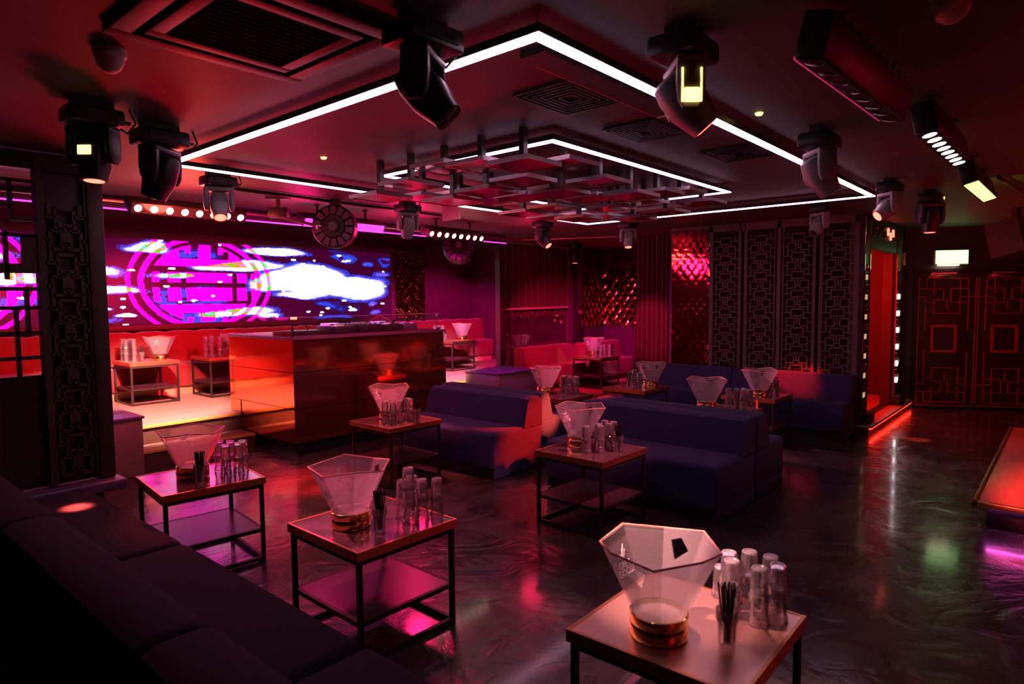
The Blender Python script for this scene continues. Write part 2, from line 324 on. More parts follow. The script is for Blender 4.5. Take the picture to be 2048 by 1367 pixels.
# ------------------------------------------------------------------ the setting
def setting():
    b = nb(); box(b, -3.5, 14, -3.5, 10.4, -.1, 0); struct('floor', b, FLOOR, 'glossy dark resin floor with swirling trowel marks')
    b = nb(); box(b, -3.5, 14, -3.5, 6.7, ZC, ZC+.1); box(b, 7.6, 14, 6.7, 7.45, ZC, ZC+.1)
    struct('ceiling', b, CEIL, 'dark painted low ceiling over the dance floor')
    b = nb(); box(b, -3.5, 14, 6.6, 10.4, 3.1, 3.2); struct('ceiling_stage', b, DARKWALL, 'higher dark ceiling over the stage')
    # fascia where the low ceiling stops in front of the stage
    b = nb(); box(b, -.5, 7.55, 6.66, 6.72, 2.50, 3.1); box(b, 7.55, 14, 7.39, 7.45, ZC+.1, 3.1)
    struct('trim_1', b, DARKWALL, 'dark fascia along the edge of the low ceiling')
    # stage
    b = nb(); box(b, -.5, 10.4, 7.35, 10.2, 0, .34); f = struct('floor_stage', b, STEPDARK, 'raised stage of light planks under the screen')
    b = nb(); box(b, -.5, 10.4, 7.345, 10.2, .34, .352); obj('plank_deck', b, STAGEWOOD, f, False)
    b = nb(); box(b, -.5, 3.6, 7.325, 7.352, .325, .356, .004); box(b, 5.9, 10.4, 7.325, 7.352, .325, .356, .004); obj('nosing', b, NOSING, f)
    b = nb(); box(b, 2.36, 3.60, 7.0, 7.34, 0, .145); s = struct('trim_2', b, STEPDARK, 'low step up to the stage')
    b = nb(); box(b, 2.36, 3.60, 7.0, 7.34, .145, .155); obj('tread', b, STAGEWOOD, s, False)
    b = nb(); box(b, 2.36, 3.60, 6.985, 7.01, .13, .16, .004); obj('nosing', b, NOSING, s)
    b = nb(); box(b, -.5, 10.5, 10.1, 10.25, 0, 3.1); struct('wall_stage', b, PURPWALL, 'plum wall behind the stage')
    b = nb(); box(b, 10.36, 10.48, 7.5, 10.1, .35, 3.1); struct('wall_stage_side', b, PURPWALL, 'plum side wall of the stage')
    b = nb(); box(b, -.6, -.48, 5.2, 10.2, 0, 3.1); struct('wall_left', b, DARKWALL, 'dark wall left of the stage')
    # alcove
    b = nb(); box(b, 8.05, 11.2, 4.4, 7.3, 0, .1); a = struct('floor_alcove', b, STEPDARK, 'low plank floor of the curtained alcove')
    b = nb(); box(b, 8.05, 11.2, 4.4, 7.3, .1, .106); obj('plank_deck', b, PODIUM, a, False)
    b = nb(); box(b, 10.12, 11.3, 7.25, 7.37, 0, ZC); struct('wall_alcove_left', b, PURPWALL, 'plum left wall of the alcove')
    b = nb(); box(b, 11.2, 11.32, 1.95, 7.25, 0, ZC); struct('wall_alcove_back', b, PURPWALL, 'plum back wall of the alcove')
    # lattice wall, doorway wall
    b = nb(); box(b, 8.52, 8.64, 1.96, 4.38, 0, ZC); struct('wall_lattice', b, LATTICE, 'dark wall carrying the fretwork panel')
    b = nb(); box(b, 8.5, 8.80, 1.93, 2.05, .0, ZC); box(b, 10.28, 11.02, 1.93, 2.05, 0, ZC); box(b, 8.8, 10.28, 1.93, 2.05, 2.22, ZC); box(b, 8.8, 10.28, 1.93, 2.05, 0, .1)
    struct('wall_doorway', b, DARKWALL, 'dark wall around the red doorway')
    b = nb(); box(b, 8.66, 11.2, 3.3, 3.42, .1, ZC); box(b, 8.66, 8.72, 2.05, 3.3, .1, ZC); struct('wall_lobby', b, REDWALL, 'red wall of the room beyond the doorway')
    b = nb()
    for k in range(9):
        t = k/8*PI/2
    lathe(b, [(.55, .12), (.55, 2.6)], 40, (10.35, 3.3, 0)); struct('wall_curved', b, REDWALL, 'curved red wall seen through the doorway', smooth=True)
    b = nb(); box(b, 8.66, 11.2, 2.05, 3.3, 0, .12); struct('floor_lobby', b, KICKWOOD, 'oak floor inside the red doorway')
    b = nb(); box(b, 8.5, 11.0, 1.80, 1.93, 0, .09); s = struct('trim_3', b, STEPDARK, 'low step below the red doorway')
    b = nb(); box(b, 8.48, 11.0, 1.76, 1.93, .09, .12, .004); obj('tread', b, KICKWOOD, s)
    b = nb(); box(b, 8.5, 11.0, 1.775, 1.79, .072, .088); obj('led_strip', b, LEDRED, s)
    # door wall, turned a little away from the rest of the room
    d = thing('wall_door', 'dark wall holding the double doors', 'room', (10.99, 1.95, 0), math.atan2(-.885, .465), kind='structure')
    b = nb(); box(b, 0, .20, 0, .12, 0, ZC); box(b, 1.76, 5.5, 0, .12, 0, ZC); box(b, .20, 1.76, 0, .12, 1.99, ZC); obj('panelling', b, DARKWALL, d, False)
    b = nb(); box(b, .16, .21, -.02, .02, 0, 2.02); box(b, 1.75, 1.80, -.02, .02, 0, 2.02); box(b, .16, 1.80, -.02, .02, 1.985, 2.03); obj('door_frame', b, BLACK, d, False)
    # remaining sides of the room
    b = nb(); box(b, -3.5, 14, -3.6, -3.45, 0, ZC); struct('wall_right', b, PURPWALL, 'wall on the right-hand side of the room')
    b = nb(); box(b, -3.6, -3.45, -3.5, 10.3, 0, ZC); struct('wall_back', b, DARKWALL, 'wall behind the viewer')
    b = nb(); box(b, 13.4, 13.5, -3.5, -1.0, 0, ZC); struct('wall_far', b, DARKWALL, 'far wall of the room')
    b = nb(); box(b, -.5, 7.55, 6.645, 6.66, 2.495, 2.508); tag(obj('led_line', b, LEDPURPLE), 'thin purple light line along the lower edge of the ceiling fascia', 'light strip')
setting()

# ------------------------------------------------------------------ exit doors
def doors():
    wd = bpy.data.objects['wall_door']
    M = wd.matrix_basis
    rz = wd.rotation_euler.z
    def fret(b, w, h, y, flip):
        t = .011
        def hl(x0, x1, z): box(b, x0, x1, y-.012, y, z-t/2, z+t/2)
        def vl(x, z0, z1): box(b, x-t/2, x+t/2, y-.012, y, z0, z1)
        X = lambda u: (1-u if flip else u)*w
        def H(u0, u1, v): a, c = sorted((X(u0), X(u1))); hl(a, c, v*h)
        def V(u, v0, v1): vl(X(u), v0*h, v1*h)
        for s in (0, 1):
            Y = (lambda v: v) if s == 0 else (lambda v: 1-v)
            def HH(a, c, v): H(a, c, Y(v))
            def VV(u, a, c): p, q = sorted((Y(a), Y(c))); V(u, p, q)
            HH(.15, .85, .045); VV(.15, .045, .12); VV(.28, .045, .16); VV(.72, .045, .16); VV(.85, .045, .12)
            HH(.0, .15, .12); HH(.15, .44, .12); VV(.44, .12, .20); HH(.28, .44, .2); VV(.28, .2, .30)
            HH(.56, .85, .12); VV(.56, .12, .22); HH(.56, .86, .22); VV(.86, .12, .42)
            HH(.0, .14, .18); VV(.14, .18, .22); HH(.14, .28, .22); VV(.14, .24, .42); HH(.28, .72, .30)
            HH(.72, 1., .18); VV(.72, .18, .30); VV(.5, .2, .27)
        V(.02, .04, .96); V(.98, .04, .96); H(.02, .98, .02)
    for i, (x0, lab) in enumerate(((.215, 'left exit door with red fretwork and a square centre panel'), (.985, 'right exit door with red fretwork, below and right of the sign'))):
        w = .765
        p = M @ Vector((x0, -.01, 0))
        d = thing('door_%d' % (i+1), lab, 'door', p, rz, 'double exit doors', 'structure')
        b = nb(); box(b, 0, w, 0, .05, .02, 1.98, .004); obj('door_leaf', b, DOORBG, d)
        b = nb(); fret(b, w, 1.98, -.0005, i == 1); obj('fretwork', b, DOORRED, d)
        b = nb(); cx, cz, s, t = w/2-.03, 1.02, .17, .035
        box(b, cx-s, cx+s, -.02, 0, cz+.2-t, cz+.2); box(b, cx-s, cx+s, -.02, 0, cz-.2, cz-.2+t); box(b, cx-s, cx-s+t, -.02, 0, cz-.2, cz+.2); box(b, cx+s-t, cx+s, -.02, 0, cz-.2, cz+.2)
        obj('centre_frame', b, DOORRED, d)
        c = thing('door_closer', 'grey arm closer on top of the %s exit door' % ('left' if i == 0 else 'right'), 'door closer', M @ Vector((x0+.12, -.012, 0)), rz)
        b = nb(); box(b, 0, .26, -.05, -.002, 1.90, 1.945, .006); obj('closer_body', b, CHROME, c)
        b = nb(); box(b, .02, .34, -.10, -.085, 1.955, 1.972); box(b, .02, .05, -.09, -.03, 1.94, 1.957); obj('closer_arm', b, CHROME, c)
    e = thing('exit_sign', 'lit white and green exit sign above the double doors', 'sign', M @ Vector((.62, -.02, 2.19)), rz)
    b = nb(); box(b, -.215, .215, -.05, .02, -.105, .105, .006); obj('sign_case', b, WHITEPL, e)
    b = nb(); box(b, -.205, .205, -.056, -.051, -.092, .097); obj('sign_face', b, EXITFACE, e)
    b = nb(); box(b, -.16, .1, -.045, .01, -.116, -.106); obj('downlight', b, LAMPWARM, e)
doors()

# ------------------------------------------------------------------ LED video wall
def screen_picture(nx, nz, x0, x1, z0, z1):
    rng = np.random.default_rng(11)
    X, Z = np.meshgrid(x0+(np.arange(nx)+.5)/nx*(x1-x0), z0+(np.arange(nz)+.5)/nz*(z1-z0))
    def noise(sx, sz, seed, octv=4):
        r = np.random.default_rng(seed); out = np.zeros_like(X); amp = 1.; tot = 0.
        for o in range(octv):
            gx, gz = X*sx*2**o, Z*sz*2**o
            g = r.random((int((z1+1)*sz*2**o)+4, int((x1+1)*sx*2**o)+4))
            ix, iz = gx.astype(int), gz.astype(int); fx, fz = gx-ix, gz-iz
            fx, fz = fx*fx*(3-2*fx), fz*fz*(3-2*fz)
            v = g[iz, ix]*(1-fx)*(1-fz)+g[iz, ix+1]*fx*(1-fz)+g[iz+1, ix]*(1-fx)*fz+g[iz+1, ix+1]*fx*fz
            out += v*amp; tot += amp; amp *= .5
        return out/tot
    n1 = noise(.9, 3.0, 3); n2 = noise(1.8, 5.5, 8); n3 = noise(.5, 1.6, 21)
    Xw = X+(n3-.5)*.9+(n2-.5)*.25; Zw = Z+(n1-.5)*.16+(n2-.5)*.06
    f = .46*n1+.22*n2+.16*n3-.24
    # clouds (x, z, rx, rz, strength)
    for cx, cz, rx, rz, s in ((6.15, 1.99, .62, .20, 1.0), (7.25, 1.86, .48, .17, .9), (5.45, 1.90, .30, .10, .7), (6.8, 1.9, .5, .14, .8), (5.9, 1.73, .40, .05, .6), (5.15, 2.19, .40, .07, .75), (4.65, 2.15, .35, .045, .6),
                              (2.95, 2.05, .40, .06, .75), (3.2, 1.80, .40, .045, .65), (2.2, 1.92, .5, .07, .75), (5.55, 2.44, .45, .06, .8), (3.75, 2.42, .22, .07, .7), (5.05, 1.48, .42, .06, .75), (5.4, 1.40, .25, .04, .6), (5.6, 2.1, .2, .04, .5), (4.1, 2.02, .3, .04, .55),
                              (3.2, 1.55, .09, .02, .9), (3.45, 1.45, .11, .025, .9), (6.9, 1.5, .08, .022, .9), (7.75, 2.35, .25, .08, .36), (6.75, 2.42, .30, .09, .34), (7.3, 2.3, .12, .04, .40), (7.6, 2.15, .2, .05, .40), (7.6, 1.42, .15, .04, .40), (7.5, 1.58, .12, .03, .4), (2.4, 2.4, .4, .08, .4), (1.6, 1.6, .4, .07, .6), (1.5, 2.2, .5, .07, .6), (3.1, 1.38, .3, .04, .35)):
        q = np.sqrt(((Xw-cx)/rx)**2+((Zw-cz)/rz)**2)
        f = np.maximum(f, s*np.clip(1.55-q*.85, 0, 1)+(.24*n2-.12))
    col = np.empty((nz, nx, 3)); col[:] = (.019, .0, .010)
    col += np.clip(n3[..., None]-.5, -.5, .5)*np.array((.018, 0, .010))
    def band(lo, hi, c):
        m = (f >= lo) & (f < hi); col[m] = c
    band(.24, .27, (.008, .003, .08)); band(.27, .315, (.008, .022, .30)); band(.315, .345, (.02, .0, .025)); band(.345, .40, (.012, .035, .40)); band(.40, .45, (.10, .035, .45)); band(.45, .53, (.26, .27, .8)); band(.53, 9, (1.3, 1.25, 1.35))
    # horizontal scan streaks in the clouds
    st = np.random.default_rng(5).random(nz)
    for k in range(nz):
        if st[k] < .10:
            m = (f[k] > .5) & (n2[k] > .5); col[k][m] = (.3, .2, .5)
    # round seal drawn in magenta
    mag = np.array((1.0, .0, .45))
    for cx, cz in ((4.40, 1.93), (1.25, 1.93)):
        u, v = (X-cx)/1.08, (Z-cz)/.80
        u = u+(n2-.5)*.03
        rr = np.hypot(u, v)
        seal = ((rr > .94) & (rr < 1.0)) | ((rr > .775) & (rr < .85))
        top = (rr < .715) & (v > .30)
        top &= ~((np.abs(u-.02) > .085) & (np.abs(u-.02) < .19) & (v > .45))
        top &= ~((np.abs(u-.02) > .085) & (np.abs(u-.02) < .34) & (v > .45) & (v < .60))
        top |= (np.abs(np.abs(u-.02)-.225) < .035) & (v > .53) & (v < .68)
        bot = (rr < .73) & (v < -.40)
        bot &= ~((np.abs(u-.04) > .10) & (np.abs(u-.04) < .33) & (v < -.56) & (v > -.72))
        bot &= ~((np.abs(u-.04) > .10) & (np.abs(u-.04) < .18) & (v < -.56))
        bot |= (np.abs(np.abs(u-.04)-.235) < .035) & (v < -.64) & (v > -.78)
        rows = np.zeros_like(seal)
        for a, c in ((-.67, -.58), (-.48, -.31), (-.24, .40), (.47, .62), (.685, .755)):
            rows |= (u > a) & (u < c) & (((v > .0) & (v < .2)) | ((v > -.33) & (v < -.09)))
        s_ = seal | top | bot | rows
        hot = s_ & (f > .50)
        col[s_] = mag
        k = (n1*7.3+n2*3) % 1
        for lo, hi, c in ((0, .3, (.6, .11, .005)), (.3, .55, (.05, .26, .01)), (.55, .7, (.06, .3, .28)), (.7, 1, (.6, .10, .35))):
            col[hot & (k >= lo) & (k < hi)] = c
    # rows of small bright dots and specks
    r = np.random.default_rng(77)
    for _ in range(70):
        cx, cz = r.uniform(x0, x1), r.uniform(z0, z1); q = np.hypot((X-cx)/r.uniform(.02, .06), (Z-cz)/.014)
        col[q < 1] = (1.2, 1.1, 1.25)
    return np.clip(col, 0, 2)
def video_wall():
    x0, x1, z0, z1, y = .3, 7.93, 1.335, 2.535, 9.955
    nx, nz = 610, 96
    col = screen_picture(nx, nz, x0, x1, z0, z1)
    t = thing('video_wall', 'wide video screen showing a pink round seal among white clouds', 'screen', (0, 0, 0))
    xs = np.linspace(x0, x1, nx+1); zs = np.linspace(z0, z1, nz+1)
    gx, gz = np.meshgrid(xs, zs); V = np.stack([gx.ravel(), np.full(gx.size, y), gz.ravel()], 1)
    i, j = np.meshgrid(np.arange(nx), np.arange(nz)); a = (j*(nx+1)+i).ravel()
    F = np.stack([a, a+1, a+nx+2, a+nx+1], 1)
    me = bpy.data.meshes.new('picture'); me.vertices.add(len(V)); me.vertices.foreach_set('co', V.astype(np.float32).ravel())
    me.loops.add(F.size); me.loops.foreach_set('vertex_index', F.ravel().astype(np.int32))
    me.polygons.add(len(F)); me.polygons.foreach_set('loop_start', np.arange(0, F.size, 4, dtype=np.int32))
    at = me.color_attributes.new('pixels', 'FLOAT_COLOR', 'CORNER')
    c4 = np.ones((nx*nz, 4, 4), np.float32); c4[:, :, :3] = col.reshape(-1, 1, 3)
    me.update(calc_edges=True); me.validate()
    at = me.color_attributes['pixels']; at.data.foreach_set('color', c4.ravel())
    m = bpy.data.materials.new('led pixels'); m.use_nodes = True; nt = m.node_tree; b = nt.nodes['Principled BSDF']
    b.inputs['Base Color'].default_value = (.02, .01, .02, 1); b.inputs['Roughness'].default_value = .3
    ca = nt.nodes.new('ShaderNodeVertexColor'); ca.layer_name = 'pixels'
    nt.links.new(ca.outputs[0], b.inputs['Emission Color']); b.inputs['Emission Strength'].default_value = 2.9
    me.materials.append(m); put('picture', me, t)
    b = nb(); box(b, x0-.1, x1+.1, 9.97, 10.08, 1.24, 2.64); obj('cabinet', b, BLACK, t, False)
    b = nb(); box(b, x0-.1, x1+.1, 9.92, 9.965, 2.54, 2.645, .006); box(b, x0-.1, x1+.1, 9.92, 9.965, 1.255, 1.33, .006); box(b, x1+.005, x1+.1, 9.92, 9.965, 1.33, 2.54, .006); obj('bezel', b, PURPWALL, t)
video_wall()

# ------------------------------------------------------------------ fish scale mirror panels
def scales(b, w, h, r, dz, lift, n=12, pointed=0., m=None, wob=.12):
    row = 0; z = 0.
    while z < h+r*.5:
        x = (r if row % 2 else 0.)
        while x <= w+1e-6:
            tilt = random.uniform(-wob, wob); roll = random.uniform(-wob, wob)
            cen = Vector((x, -lift*1.0, z)); ring = []
            for k in range(n):
                t = 2*PI*k/n; px, pz = r*1.02*math.cos(t), r*1.02*math.sin(t)
                if pz < 0: pz *= (1+pointed*(1-abs(px)/r))
                px = min(max(x+px, 0), w)-x
                yy = -lift*(.35+.65*(-pz/r))+tilt*px*.5+roll*pz*.4
                ring.append(Vector((x+px, min(yy, -.002), z+pz)))
            cv = Vector((cen.x, cen.y*.7-lift*.8, cen.z-r*.2))
            if m is not None: ring = [m @ v for v in ring]; cv = m @ cv
            c = b.verts.new(cv); rv = [b.verts.new(v) for v in ring]
            for k in range(n): b.faces.new((rv[k], rv[(k+1) % n], c))
            x += 2*r
        row += 1; z += dz
def mirror_panels():
    t = thing('scale_panel', 'narrow bronze fish-scale mirror panel right of the video screen', 'mirror panel', (8.08, 9.99, 1.13), 0, 'fish-scale mirror panels')
    b = nb(); box(b, 0, .76, .01, .09, 0, 1.5); obj('backing', b, BLACK, t, False)
    b = nb(); scales(b, .74, 1.44, .045, .05, .026, 10, 0, None, .4); obj('scales', b, BRONZE, t)
    t = thing('scale_panel', 'bronze mirror panel of pointed leaf scales around the alcove corner', 'mirror panel', (10.225, 7.245, 1.22), 0, 'fish-scale mirror panels')
    b = nb(); scales(b, .94, .95, .075, .12, .036, 12, .7, None, .25)
    M = Matrix.Translation((.965, -.02, 0)) @ Matrix.Rotation(-PI/2, 4, 'Z')
    scales(b, 1.35, .95, .085, .12, .036, 12, .7, M, .25); obj('scales', b, BRONZE, t)
    t = thing('scale_panel', 'tall rose mirror panel with wavy joints between curtain and lattice', 'mirror panel', (8.51, 4.36, .08), -PI/2, 'fish-scale mirror panels')
    b = nb(); box(b, 0, .57, .002, .009, 0, 2.5); obj('backing', b, BLACK, t, False)
    b = nb(); scales(b, .56, 2.42, .075, .10, .003, 14, 0, None, .006); obj('scales', b, REDMIRROR, t)
mirror_panels()

# ------------------------------------------------------------------ lattice panels
def lattice_column(b, x0, w, z0, z1, t, y0, y1, pitch=.24):
    def H(u0, u1, z): box(b, x0+u0*w, x0+u1*w, y0, y1, z-t/2, z+t/2)
    def V(u, za, zb): box(b, x0+u*w-t/2, x0+u*w+t/2, y0, y1, za, zb)
    V(0.02, z0, z1); V(.98, z0, z1)
    z = z0+.04; k = 0
    while z+pitch <= z1+.02:
        p = pitch
        for a, c in ((.16, .42), (.58, .84)):
            H(a, c, z); H(a, c, z+.40*p); V(a, z, z+.40*p); V(c, z, z+.40*p)
        H(.02, .16, z+.2*p); H(.84, .98, z+.2*p)
        H(.42, .58, z+.12*p)
        H(.30, .70, z+.52*p); H(.30, .70, z+.88*p); V(.30, z+.40*p, z+.88*p); V(.70, z+.40*p, z+.88*p); V(.5, z+.12*p, z+.52*p)
        H(.02, .30, z+.70*p); H(.70, .98, z+.70*p); V(.16, z+.70*p, z+p); V(.84, z+.70*p, z+p)
        z += p; k += 1
def lattices():
    t = thing('fretwork_wall_panel', 'large dark fretwork panel behind the far navy sofa', 'lattice panel', (8.52, 3.80, .02), -PI/2, 'chinese fretwork panels')
    W_ = 1.86; cw = W_/4
    b = nb(); box(b, 0, W_, -.004, 0, 0, 2.58); obj('backing', b, mat('matt black board', (.030, .024, .024), .9, spec=.1, cvar=.1), t, False)
    for k in range(4):
        b = nb(); lattice_column(b, k*cw+.045, cw-.09, .05, 2.5, .016, -.026, -.004, .235); obj('fretwork', b, LATTICE, t, False)
    b = nb()
    for k in range(5):
        wd = .045 if k % 2 == 0 else .02
        for s in ((-1, 1) if k in (1, 3) else (0,)):
            c = min(max(k*cw+s*.032, .03), W_-.03); box(b, c-wd/2, c+wd/2, -.03, -.004, 0, 2.58)
    box(b, 0, W_, -.03, -.004, 2.5, 2.58); box(b, 0, W_, -.03, -.004, 0, .06); obj('frame', b, LATTICE, t, False)
    def win(b):
        t_ = .012
        def H(x0, x1, z): box(b, x0, x1, -.03, 0, z-t_, z+t_)
        def V(x, z0, z1): box(b, x-t_, x+t_, -.03, 0, z0, z1)
        V(1.055, 1.18, 1.62); V(1.055, 2.18, 2.42); V(1.115, 1.46, 1.74); V(1.02, 1.8, 2.1)
        for z in (1.30, 1.46, 1.62, 1.74, 2.36, 2.42): H(.945, 1.185, z)
        H(1.055, 1.185, 2.18); H(.945, 1.055, 2.26); H(.945, 1.185, 2.08); box(b, .945, 1.185, -.03, 0, 1.84, 1.90); box(b, 1.10, 1.185, -.03, 0, 1.90, 2.08)
    # free standing screen at the left, open in its upper left part
    t = thing('lattice_screen', 'dark open fretwork room divider at the left edge', 'lattice screen', (0, 5.08, 0), 0)
    b = nb(); lattice_column(b, 1.215, .255, .46, 2.45, .022, -.03, 0, .30); win(b); lattice_column(b, .60, .30, .46, 2.5, .022, -.03, 0, .30); obj('fretwork', b, LATTICEL, t, False)
    b = nb(); box(b, 1.47, 1.565, -.045, .07, .44, 2.56, .004); box(b, .895, .945, -.045, .05, .44, 2.6); box(b, 1.185, 1.22, -.04, .05, .44, 2.6); obj('stile', b, LATTICEL, t)
    b = nb(); box(b, 1.2, 1.47, .02, .05, .44, 2.55); box(b, .2, 1.2, .02, .05, .44, 1.18); box(b, .2, 1.56, -.03, .06, 2.5, 2.61); obj('backing', b, BLACK, t, False)
    l = thing('bench_ledge', 'dark bench ledge under the left fretwork divider', 'ledge', (0, 4.93, 0))
    b = nb(); box(b, -.2, 1.60, 0, .30, .365, .435, .012, 3); obj('top', b, PLINTHTOP, l)
    b = nb(); box(b, -.2, 1.47, .06, .28, 0, .364); obj('base', b, BLACK, l, False)
lattices()

# ------------------------------------------------------------------ plinths, podium
def plinths():
    def plinth(x0, x1, y0, y1, h, label):
        t = thing('plinth', label, 'plinth', ((x0+x1)/2, (y0+y1)/2, 0), 0, 'low plinths beside the stage')
        w, d = (x1-x0)/2, (y1-y0)/2
        b = nb(); box(b, -w, w, -d, d, 0, h-.025, .003); obj('body', b, PLINTHSIDE, t)
        b = nb(); box(b, -w-.015, w+.015, -d-.015, d+.015, h-.025, h, .004); obj('top', b, PLINTHTOP, t)
    plinth(1.55, 2.32, 6.68, 7.31, .57, 'low purple-topped plinth left of the stage steps')
    plinth(7.0, 7.92, 6.32, 7.02, .565, 'low purple-topped plinth between copper booth and red sofa')
    t = thing('dance_podium', 'low red podium with glowing purple underside at right edge', 'podium', (5.53, .48, 0))
    b = nb(); box(b, 0, 3.4, -2.2, 0, .168, .198, .002); obj('deck', b, PODIUM, t)
    b = nb(); box(b, -.02, 3.42, -.01, .025, .165, .203, .004); box(b, -.02, .015, -2.2, .025, .165, .203, .004); obj('edge_trim', b, COPPEREDGE, t)
    b = nb(); box(b, .08, 3.32, -2.12, -.06, 0, .166); obj('base', b, BLACK, t, False)
    b = nb(); box(b, .062, .076, -2.12, -.06, .150, .160); obj('led_strip', b, LEDMAG, t, False)
plinths()

# ------------------------------------------------------------------ DJ booth
def booth():
    t = thing('dj_booth', 'copper mirror clad disc jockey booth in front of the stage', 'booth', (3.62, 6.18, 0))
    Lx = 2.15
    b = nb(); box(b, .05, Lx-.02, .05, 1.15, 0, .138); obj('plinth', b, BLACK, t, False)
    for z0, z1, y1, ex, gap in ((.14, .50, 1.15, .035, 0), (.506, .888, 1.42, .035, 0), (.894, 1.232, 1.42, 0, 0)):
        b = nb(); box(b, 0, Lx+ex, 0, y1, z0, z1); obj('mirror_cladding', b, MIRROR, t, False)
    b = nb(); box(b, 0, Lx, 1.18, 1.42, .356, .50); obj('mirror_cladding', b, MIRROR, t, False)
    b = nb(); box(b, -.012, Lx+.012, -.012, 1.43, 1.234, 1.265, .003); obj('counter', b, PLINTHTOP, t)
    g = thing('booth_screen', 'clear acrylic guard around the top of the copper booth', 'guard', (3.62, 6.18, 1.265))
    b = nb(); box(b, .02, 1.0, .01, .018, .0, .21); obj('pane', b, PANE, g, False)
    b = nb(); box(b, 1.02, Lx-.06, .01, .018, .0, .21); obj('pane', b, PANE, g, False)
    b = nb(); box(b, .01, .018, .02, 1.30, .0, .21); obj('pane', b, PANE, g, False)
    for xa, xb, ya, yb in ((.02, 1.0, .009, .019), (1.02, Lx-.06, .009, .019), (.009, .019, .02, 1.30)):
        b = nb(); box(b, xa, xb, ya, yb, .2095, .2125); obj('pane_edge_highlight', b, PALELIT, g, False)  # pale strips painted as the bright light line along the pane edges
    b = nb(); box(b, .002, .014, .004, .016, 0, .21); obj('corner_post', b, BLACK, g, False)
    for z in (.02, .185):
        b = nb(); box(b, Lx-.10, Lx-.05, .0, .03, z-.014, z+.014, .003); obj('clip', b, CHROME, g)
    b = nb(); box(b, -.005, .06, -.002, .02, .19, .215, .002); obj('clip', b, LAMPRED, g)  # red glow put into the material of a clip that is no lamp
    # decks
    def deck(x, y, label):
        d = thing('media_player', label, 'dj deck', (x, y, 1.265), R(random.uniform(-4, 4)), 'dj decks on the booth')
        b = nb(); box(b, -.15, .15, -.19, .19, .008, .085, .008); obj('case', b, BLACKPL, d)
        b = nb(); lathe(b, [(0, .112), (.085, .112), (.10, .105), (.105, .086)], 28, (0, -.03, 0)); obj('jog_wheel', b, CHROME, d)
        b = nb(); box(b, -.10, .10, .09, .17, .086, .115, .004); obj('display', b, BUTTON, d)
        for k in range(2):
            b = nb(); cyl(b, (-.115, -.15+k*.06, .086), (-.115, -.15+k*.06, .094), .018); obj('button', b, BUTTON, d)
    deck(4.45, 6.62, 'black media player on the booth, left of the mixer')
    deck(5.17, 6.62, 'black media player on the booth, right of the mixer')
    m = thing('mixer', 'black mixing desk with knobs between two media players', 'dj mixer', (4.81, 6.62, 1.265))
    b = nb(); box(b, -.16, .16, -.2, .2, 0, .095, .006); obj('case', b, BLACKPL, m)
    for i in range(4):
        for j in range(3):
            b = nb(); cyl(b, (-.11+.073*i, -.02+.07*j, .096), (-.11+.073*i, -.02+.07*j, .118), .011, .009, 10); obj('knob', b, CHROME, m)
        b = nb(); box(b, -.12+.073*i, -.10+.073*i, -.15, -.12, .096, .112); obj('fader', b, ALU, m)
    l = thing('control_surface', 'flat silver controller lying behind the right glass pane', 'controller', (5.55, 6.75, 1.265), R(3))
    b = nb(); box(b, -.13, .13, -.16, .16, 0, .075, .006); obj('case', b, ALU, l)
    for i in range(4):
        for j in range(4):
            b = nb(); box(b, -.10+.055*i, -.062+.055*i, -.11+.055*j, -.072+.055*j, .076, .084); obj('pad', b, BUTTON if (i+j) % 3 == 0 else GREYPL, l)
    c = thing('laptop_stand', 'slim black stand with raised rods at the booth corner', 'stand', (4.0, 6.6, 1.265))
    b = nb(); box(b, -.3, .28, -.13, .13, 0, .05, .004); obj('tray', b, BLACKPL, c)
    for x in (-.12, .06):
        b = nb(); tube(b, [(x, 0, .05), (x-.02, 0, .13)], .006); obj('rod', b, BLACK, c)
    b = nb(); tube(b, [(4.93, 6.60, 1.385), (4.98, 6.58, 1.43), (5.06, 6.56, 1.455), (5.14, 6.55, 1.42), (5.20, 6.52, 1.382)], .004); tag(obj('cable', b, CABLEO), 'thin orange cable arching over the booth decks', 'cable')
booth()

# ------------------------------------------------------------------ upholstery
def sofa(name, label, loc, rz, L, D=.75, H=.70, fabric=NAVY, group='navy bench sofas', seat=.43):
    """origin at floor, back edge on local y=0, seat towards -y, length along +x from 0"""
    t = thing(name, label, 'sofa', loc, rz, group)
    b = nb(); box(b, .03, L-.03, -D+.06, -.03, 0, .085); obj('base', b, BLACK, t, False)
    b = nb(); box(b, .004, L-.004, -D, 0, .085, seat, .045, 4); obj('seat', b, fabric, t)
    for xe in (.006, L-.026):
        b = nb(); box(b, xe, xe+.02, -D+.03, -.02, .008, .16, .004); obj('end_skirt', b, fabric, t)
    b = nb(); prof = [(-.30, seat-.03), (-.235, H-.06), (-.215, H-.018), (-.175, H), (-.05, H), (-.012, H-.02), (0, H-.06), (0, seat-.03)]
    r0 = None; ins = .02
    for x, sc in ((.004, .93), (.018, .985), (.035, 1.), (L-.035, 1.), (L-.018, .985), (L-.004, .93)):
        cy, cz = -.14, (H+seat)/2
        ring = [b.verts.new((x, cy+(y-cy)*sc, cz+(z-cz)*sc)) for y, z in prof]
        if r0: ring_faces(b, [r0, ring])
        else: b.faces.new(ring)
        r0 = ring
    b.faces.new(r0[::-1]); obj('backrest', b, fabric, t)
    return t
